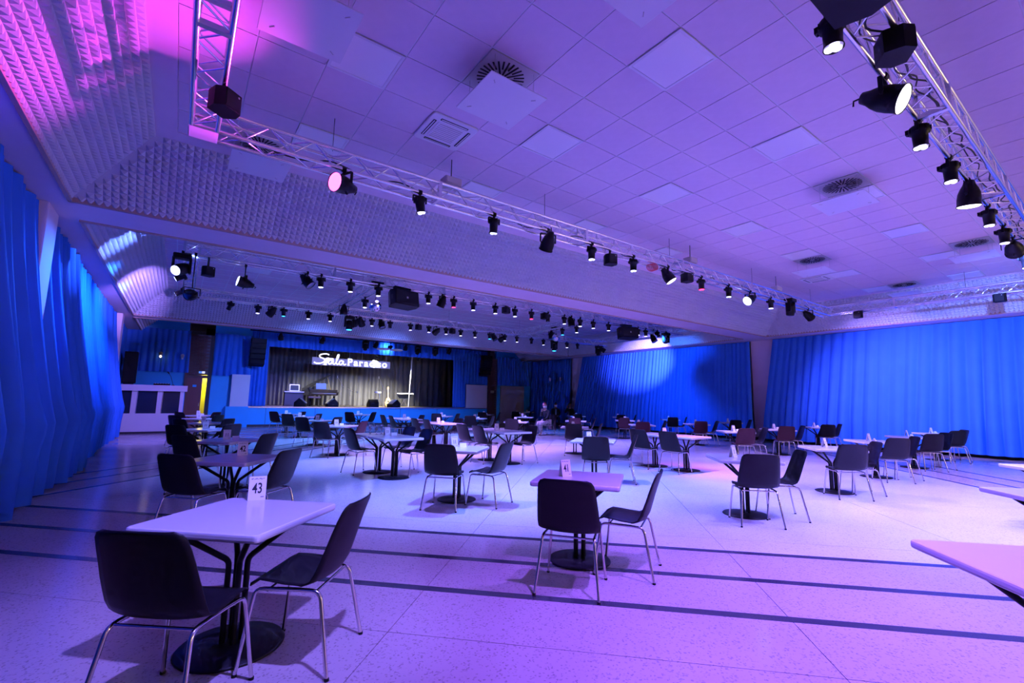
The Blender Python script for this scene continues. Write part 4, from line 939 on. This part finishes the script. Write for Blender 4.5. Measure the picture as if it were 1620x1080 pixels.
# lamps over the stage
vb = empty('stage_lamp_bar', (8.3, 25.8, 4.05)); tag(vb, 'thin dark pipe under the stage valance carrying small lamps', 'lamp bar')
MB().tube([(-5, 0, 0), (5, 0, 0)], .022, 8).build('pipe', 'fixture_black', vb)
for k in range(4): MB().tube([(-4.5 + k * 3, 0, 0), (-4.5 + k * 3, 0, .96)], .008, 5).build('hanger', 'fixture_black', vb)
SY = 24.3
bar_t = empty('stage_lamp_bar', (9.3, SY, 4.5)); tag(bar_t, 'dark pipe carrying the stage lamps below the second beam', 'lamp bar')
MB().tube([(-6.8, 0, 0), (6.8, 0, 0)], .03, 8).build('pipe', 'fixture_black', bar_t)
for k in range(5): MB().tube([(-6.2 + k * 3.1, 0, 0), (-6.2 + k * 3.1, 0, .6)], .01, 5).build('hanger', 'fixture_black', bar_t)
for k, (kd, x, c, kw) in enumerate((('big', 3.8, 'off', {}), ('big', 5.7, 'off', {}), ('head', 7.9, 'off', {}), ('big', 8.45, 'off', {}), ('big', 10.15, 'off', {}), ('head', 10.9, 'off', {}), ('head', 12.0, 'off', {}), ('big', 12.9, 'off', {}))):
    fixture(kd, x, SY, f'{KN[kd]} on the stage lamp bar, {ORD[k + 1]} lamp from left', c, (.1 * (-1) ** k, .5, -.8), z=4.5, group='lamps on the stage bar')
for k, (x, pw, c) in enumerate(((4.6, 150, 'lav'), (6.6, 420, 'warm'), (9.1, 700, 'warm'), (11.0, 650, 'warm'), (11.65, 0, 'lav'))):
    fixture('par', x, SY + 1.5, f'small lamp with {LENS[c]} under the stage valance, {ORD[k + 1]} from left', c, (-.1, .55, -.8), pw, 85, z=4.05, group='lamps under the stage valance', light=c)
for k, x in enumerate((8.95, 9.7)):
    t = empty('disc_lamp', (x, SY + .2, 4.12)); tag(t, f'flat grey disc lamp above the sign, {("left", "right")[k]} one of two', 'lamp', 'flat disc lamps')
    MB().lathe([(.1, .08), (.34, .05), (.36, 0), (.33, -.02)], 20).build('shade', 'plastic_grey', t); MB().tube([(0, 0, .08), (0, 0, .4)], .012, 6).build('stem', 'fixture_black', t)
fixture('big', 9.4, SY + .3, 'large black flood spotlight washing the stage valance between the disc lamps', 'ice', (.0, 1, -.1), 60, 110, z=4.5, light='ice', group='lamps on the stage bar')
def line_array(x, y, z, label):
    t = empty('line_array', (x, y, z)); tag(t, label, 'loudspeaker', 'hanging speaker columns beside the stage')
    for k in range(5):
        c = MB().box((0, 0, 0), (.62, .4, .24)).build('cabinet', 'speaker_black', t, (0, .02 * k * k * .6, -.25 * k)); c.rotation_euler = (R(-4 * k), 0, 0); MB().box((0, -.205, 0), (.56, .01, .19)).build('grille', 'grille', c)
    MB().tube([(0, 0, .12), (0, 0, .97)], .012, 6).build('cable', 'cable_black', t)
line_array(15.5, 24.2, 4.1, 'black column of hanging speakers beside the brown brick pier'); line_array(2.9, 24.4, 4.0, 'black column of hanging speakers left of the stage')
# ------------------------------------------------------------------ glazed control booth
bo = empty('control_booth', (-1.74, 21.85, 0)); tag(bo, 'white control booth with three dark windows beside the column', 'booth')
bwx = 1.98
MB().box((bwx / 2, .05, .40), (bwx, .1, .66)).build('front_panel', 'wall_white', bo); MB().box((bwx / 2, .06, .04), (bwx, .08, .08)).build('plinth', 'dark_base', bo)
MB().box((bwx / 2 + .02, .18, 1.67), (bwx + .1, .5, .22)).build('counter', 'wall_white', bo)
for x, wd in ((.02, .06), (.40, .15), (1.15, .14), (1.84, .12)): MB().box((x + wd / 2, .05, 1.14), (wd, .1, .84)).build('mullion', 'wall_white', bo)
for x0, x1 in ((.08, .40), (.55, 1.15), (1.29, 1.84)):
    f = MB().box(((x0 + x1) / 2, .07, 1.14), (x1 - x0, .01, .84)).build('pane', 'glass_dark', bo)
    fr = MB()
    fr.box((x0 + .015, .055, 1.14), (.022, .02, .82)); fr.build('pane_frame', 'aluminium', f)
MB().box((bwx - .05, .8, .8), (.1, 1.5, 1.56)).build('side_panel', 'paint_blue', bo)
sp = empty('tall_speaker', (-1.55, 23.0, 1.85)); tag(sp, 'tall dark speaker standing behind the booth counter', 'speaker')
MB().box((0, 0, .6), (.4, .4, 1.2)).build('cabinet', 'speaker_black', sp); MB().box((0, -.205, .6), (.34, .01, 1.1)).build('grille', 'grille', sp); MB().box((0, 0, -.93), (.3, .3, 1.84)).build('pedestal', 'speaker_black', sp)
mk = empty('gooseneck_microphone', (-.15, 22.05, 1.78)); tag(mk, 'thin black desk microphone on the booth counter', 'microphone')
MB().lathe([(.05, 0), (.05, .02), (.02, .03)], 12).build('base', 'fixture_black', mk); MB().tube([(0, 0, .02), (-.1, 0, .35), (-.16, 0, .45)], .008, 6).build('neck', 'fixture_black', mk); MB().tube([(-.16, 0, .45), (-.22, 0, .53)], .02, 8).build('capsule', 'fixture_black', mk)
dk = empty('mixing_desk', (-.5, 22.1, 1.78)); tag(dk, 'low dark mixing desk on the booth counter', 'mixer')
MB().box((0, 0, .03), (.5, .3, .06), (R(6), 0, 0)).build('case', 'fixture_black', dk)
for k in range(6): MB().lathe([(.012, 0), (.010, .02)], 6, Matrix.Translation((-.2 + k * .08, -.05, .06))).build('knob', 'plastic_white', dk)
for k, (x, z) in enumerate(((-.72, 3.1), (.05, 3.06))):
    t = empty('wall_lamp', (x, 24.85, z)); tag(t, ('small glowing warm wall lamp above the booth', 'small unlit wall lamp beside the dark brick pier')[k], 'wall lamp')
    MB().lathe([(.05, 0), (.07, .12), (.03, .16)], 10).build('shade', 'plastic_grey', t); MB().lathe([(.03, 0), (.04, -.05), (.02, -.08)], 8).build('bulb', 'bulb_warm' if k == 0 else 'plastic_white', t); MB().box((0, .1, .1), (.03, .2, .02)).build('arm', 'fixture_black', t)
for k, (x, y, z) in enumerate(((19.6, 21.9, 2.85), (19.6, 22.9, 2.85))):
    t = empty('wall_lamp', (x, y, z)); tag(t, f'pale wall lamp on the dark blue curtain, {("nearer the column", "nearer the grey door")[k]}', 'wall lamp')
    MB().lathe([(.04, -.1), (.05, .1), (.02, .14)], 8).build('shade', 'plastic_grey', t); MB().box((.06, 0, 0), (.12, .03, .03)).build('arm', 'fixture_black', t)
# warm lamps on the wall behind the camera
for k, (x, pw) in enumerate(((1.5, 25), (8.5, 120), (15.0, 330))):
    t = empty('wall_lamp', (x, YN + .12, 2.9)); tag(t, f'warm wall lamp behind the camera, {ORD[k + 1]} from the left wall', 'wall lamp', 'wall lamps behind the camera')
    MB().box((0, -.06, 0), (.12, .1, .2)).build('bracket', 'plastic_grey', t); MB().lathe([(.05, -.12), (.09, -.10), (.10, .06), (.06, .12)], 14, Matrix.Translation((0, .1, 0))).build('shade', 'bulb_warm', t)
    L_ = bpy.data.lights.new('wall_lamp_light', 'POINT'); L_.energy = pw; L_.color = (1, .80, .42); L_.shadow_soft_size = .12
    o = bpy.data.objects.new('wall_lamp_light', L_); C.objects.link(o); o.parent = t; o.location = (0, .34, 0)
# ------------------------------------------------------------------ people
def person(name, loc, rz, joints, edges, m_body, label, clothes):
    """joints: name -> (x,y,z,rx,ry); one skinned body, clothing as child skins"""
    t = empty(name, loc, (0, 0, rz)); tag(t, label, 'person')
    def skin(nm, js, es, m, grow=0.):
        me = bpy.data.meshes.new(nm); keys = list(js); me.from_pydata([js[k][:3] for k in keys], [(keys.index(a), keys.index(b)) for a, b in es], [])
        me.materials.append(MATS[m]); o = link(nm, me, t)
        md = o.modifiers.new('skin', 'SKIN'); md.use_smooth_shade = True
        if not me.skin_vertices: me.skin_vertices_ensure() if hasattr(me, 'skin_vertices_ensure') else None
        sv = me.skin_vertices[0].data if len(me.skin_vertices) else None
        if sv:
            for i, k in enumerate(keys): sv[i].radius = (js[k][3] + grow, js[k][4] + grow); sv[i].use_root = (i == 0)
        s2 = o.modifiers.new('sub', 'SUBSURF'); s2.levels = 2; s2.render_levels = 2
        return o
    skin('body', joints, edges, m_body)
    for nm, keys, m, grow in clothes:
        js = {k: joints[k] for k in keys}; es = [e for e in edges if e[0] in js and e[1] in js]
        skin(nm, js, es, m, grow)
    return t
def sit_joints(lean=.0, armL=None, armR=None, crossed=False):
    J = {'pelvis': (0, 0, .52, .15, .12), 'waist': (0, -.02, .68, .135, .10), 'chest': (0, -.03 + lean, .88, .16, .11), 'collar': (0, -.02 + lean * 1.3, 1.02, .08, .07), 'neck': (0, -.01 + lean * 1.4, 1.09, .055, .055),
         'jaw': (0, .02 + lean * 1.5, 1.17, .065, .075), 'skull': (0, .01 + lean * 1.5, 1.27, .078, .092), 'crown': (0, 0 + lean * 1.5, 1.34, .045, .055)}
    for s_, n_ in ((1, 'L'), (-1, 'R')):
        J['hip' + n_] = (s_ * .09, .03, .52, .095, .095)
        if crossed and n_ == 'L': J['knee' + n_] = (-.02, .46, .66, .065, .065); J['ankle' + n_] = (-.28, .50, .48, .042, .042); J['toe' + n_] = (-.40, .56, .46, .035, .03)
        else: J['knee' + n_] = (s_ * .11, .45, .50, .068, .068); J['ankle' + n_] = (s_ * .12, .44, .08, .045, .045); J['toe' + n_] = (s_ * .13, .60, .04, .04, .03)
        a = (armL if n_ == 'L' else armR) or ((.23, .06, .74), (.14, .28, .62))
        J['sh' + n_] = (s_ * .19, -.02 + lean * 1.2, .99, .062, .062); J['elbow' + n_] = (s_ * a[0][0], a[0][1], a[0][2], .046, .046); J['wrist' + n_] = (s_ * a[1][0], a[1][1], a[1][2], .033, .03)
        w = Vector(J['wrist' + n_][:3]); e = Vector(J['elbow' + n_][:3]); d = (w - e).normalized(); p = w + d * .06; J['palm' + n_] = (*p, .034, .02)
        u = d.orthogonal().normalized()
        for k in range(4): q = p + d * .07 + u * (-.027 + .018 * k); J[f'f{n_}{k}'] = (*q, .009, .009)
        q = p + u * .05 + d * .01; J[f'f{n_}4'] = (*q, .010, .010)
    E_ = [('pelvis', 'waist'), ('waist', 'chest'), ('chest', 'collar'), ('collar', 'neck'), ('neck', 'jaw'), ('jaw', 'skull'), ('skull', 'crown')]
    for n_ in 'LR': E_ += [('pelvis', 'hip' + n_), ('hip' + n_, 'knee' + n_), ('knee' + n_, 'ankle' + n_), ('ankle' + n_, 'toe' + n_), ('collar', 'sh' + n_), ('sh' + n_, 'elbow' + n_), ('elbow' + n_, 'wrist' + n_), ('wrist' + n_, 'palm' + n_)] + [('palm' + n_, f'f{n_}{k}') for k in range(5)]
    return J, E_
TOP = ['pelvis', 'waist', 'chest', 'collar', 'shL', 'elbowL', 'wristL', 'shR', 'elbowR', 'wristR']
LEGS = ['pelvis', 'hipL', 'kneeL', 'ankleL', 'hipR', 'kneeR', 'ankleR']
def head_bits(t, turn, hair, hairlen, mask, lean):
    zc = 1.275; y0 = .01 + lean * 1.5; first = set(t.children)
    h = MB(); h.grid(lambda u, v: (lambda th, ph: Vector((.094 * math.sin(ph) * math.cos(th), y0 - .015 + .108 * math.sin(ph) * math.sin(th), zc + .012 + (.108 * math.cos(ph) if math.cos(ph) > 0 else hairlen * math.cos(ph)))))(R(150 + 240 * u), R(3 + (120) * v)), 16, 8)
    h.build('hair', hair, t)
    for s_ in (-1, 1):
        MB().lathe([(.004, -.008), (.011, -.004), (.011, .004), (.004, .008)], 8, Matrix.Translation((s_ * .033, y0 + .088, zc - .005)) @ Matrix.Rotation(R(90), 4, 'X')).build('eye', 'hair_dark', t)
        MB().lathe([(.008, -.02), (.018, 0), (.008, .025)], 8, Matrix.Translation((s_ * .083, y0, zc - .02))).build('ear', 'skin', t)
    if mask: MB().grid(lambda u, v: Vector((.078 * math.sin(R(-75 + 150 * u)), y0 + .02 + .088 * math.cos(R(-75 + 150 * u)), zc - .03 - .095 * v + .0)), 10, 4).build('face_mask', 'mask_white', t)
    for o in t.children:
        if o not in first: o.location = Vector((0, y0, 0)) - Matrix.Rotation(turn, 3, 'Z') @ Vector((0, y0, 0)); o.rotation_euler = (0, 0, turn)
J, E_ = sit_joints(.06, ((.22, .12, .78), (.06, .22, 1.02)), ((.20, .12, .76), (.05, .25, .60)))
pr = person('person', (13.18, 15.62, 0), R(95), J, E_, 'skin', 'pink-haired person with white mask and patterned trousers seated at a table', [('dark_jacket', TOP, 'cloth_dark', .018), ('patterned_trousers', LEGS, 'cloth_pattern', .022)])
head_bits(pr, R(55), 'hair_pink', .17, True, .06)
chair(13.24, 15.63, 185, 'chair under the pink-haired person with a coat over its back')
ct = curtain('coat', (13.60, 15.40), (13.57, 15.90), .22, .86, 'coat_plum', 'plum coat hung over the back of the pink-haired person\'s chair', seed=40, normal=(1, 0, 0), wl=.16, amp=.025, cat='coat')
J, E_ = sit_joints(.02, ((.25, .05, .74), (.08, .26, .66)), ((.25, .05, .74), (.10, .24, .64)))
pr = person('person', (17.9, 20.4, 0), R(150), J, E_, 'skin_brown', 'masked person in dark suit and blue shirt seated by the dark curtain', [('dark_suit', TOP, 'cloth_dark', .02), ('dark_trousers', LEGS, 'cloth_dark', .018)])
head_bits(pr, 0, 'hair_dark', .05, True, .02)
MB().grid(lambda u, v: Vector((-.05 + .10 * u, .10 + .035 * math.sin(math.pi * u) - .02 * v, 1.0 - .34 * v)), 4, 4).build('blue_shirt', 'cloth_shirt', pr)
chair(17.93, 20.44, 240, 'chair under the masked person in the dark suit')
J, E_ = sit_joints(.0, ((.22, .14, .80), (.12, .16, 1.10)), ((.24, .05, .74), (.06, .26, .64)), True)
pr = person('person', (18.75, 20.1, 0), R(120), J, E_, 'skin_brown', 'person in jeans with crossed legs raising a hand beside the column', [('dark_top', TOP, 'cloth_dark', .02), ('jeans', LEGS, 'cloth_jeans', .016)])
head_bits(pr, 0, 'hair_dark', .06, False, .0)
chair(18.79, 20.13, 210, 'chair under the person in jeans with crossed legs')
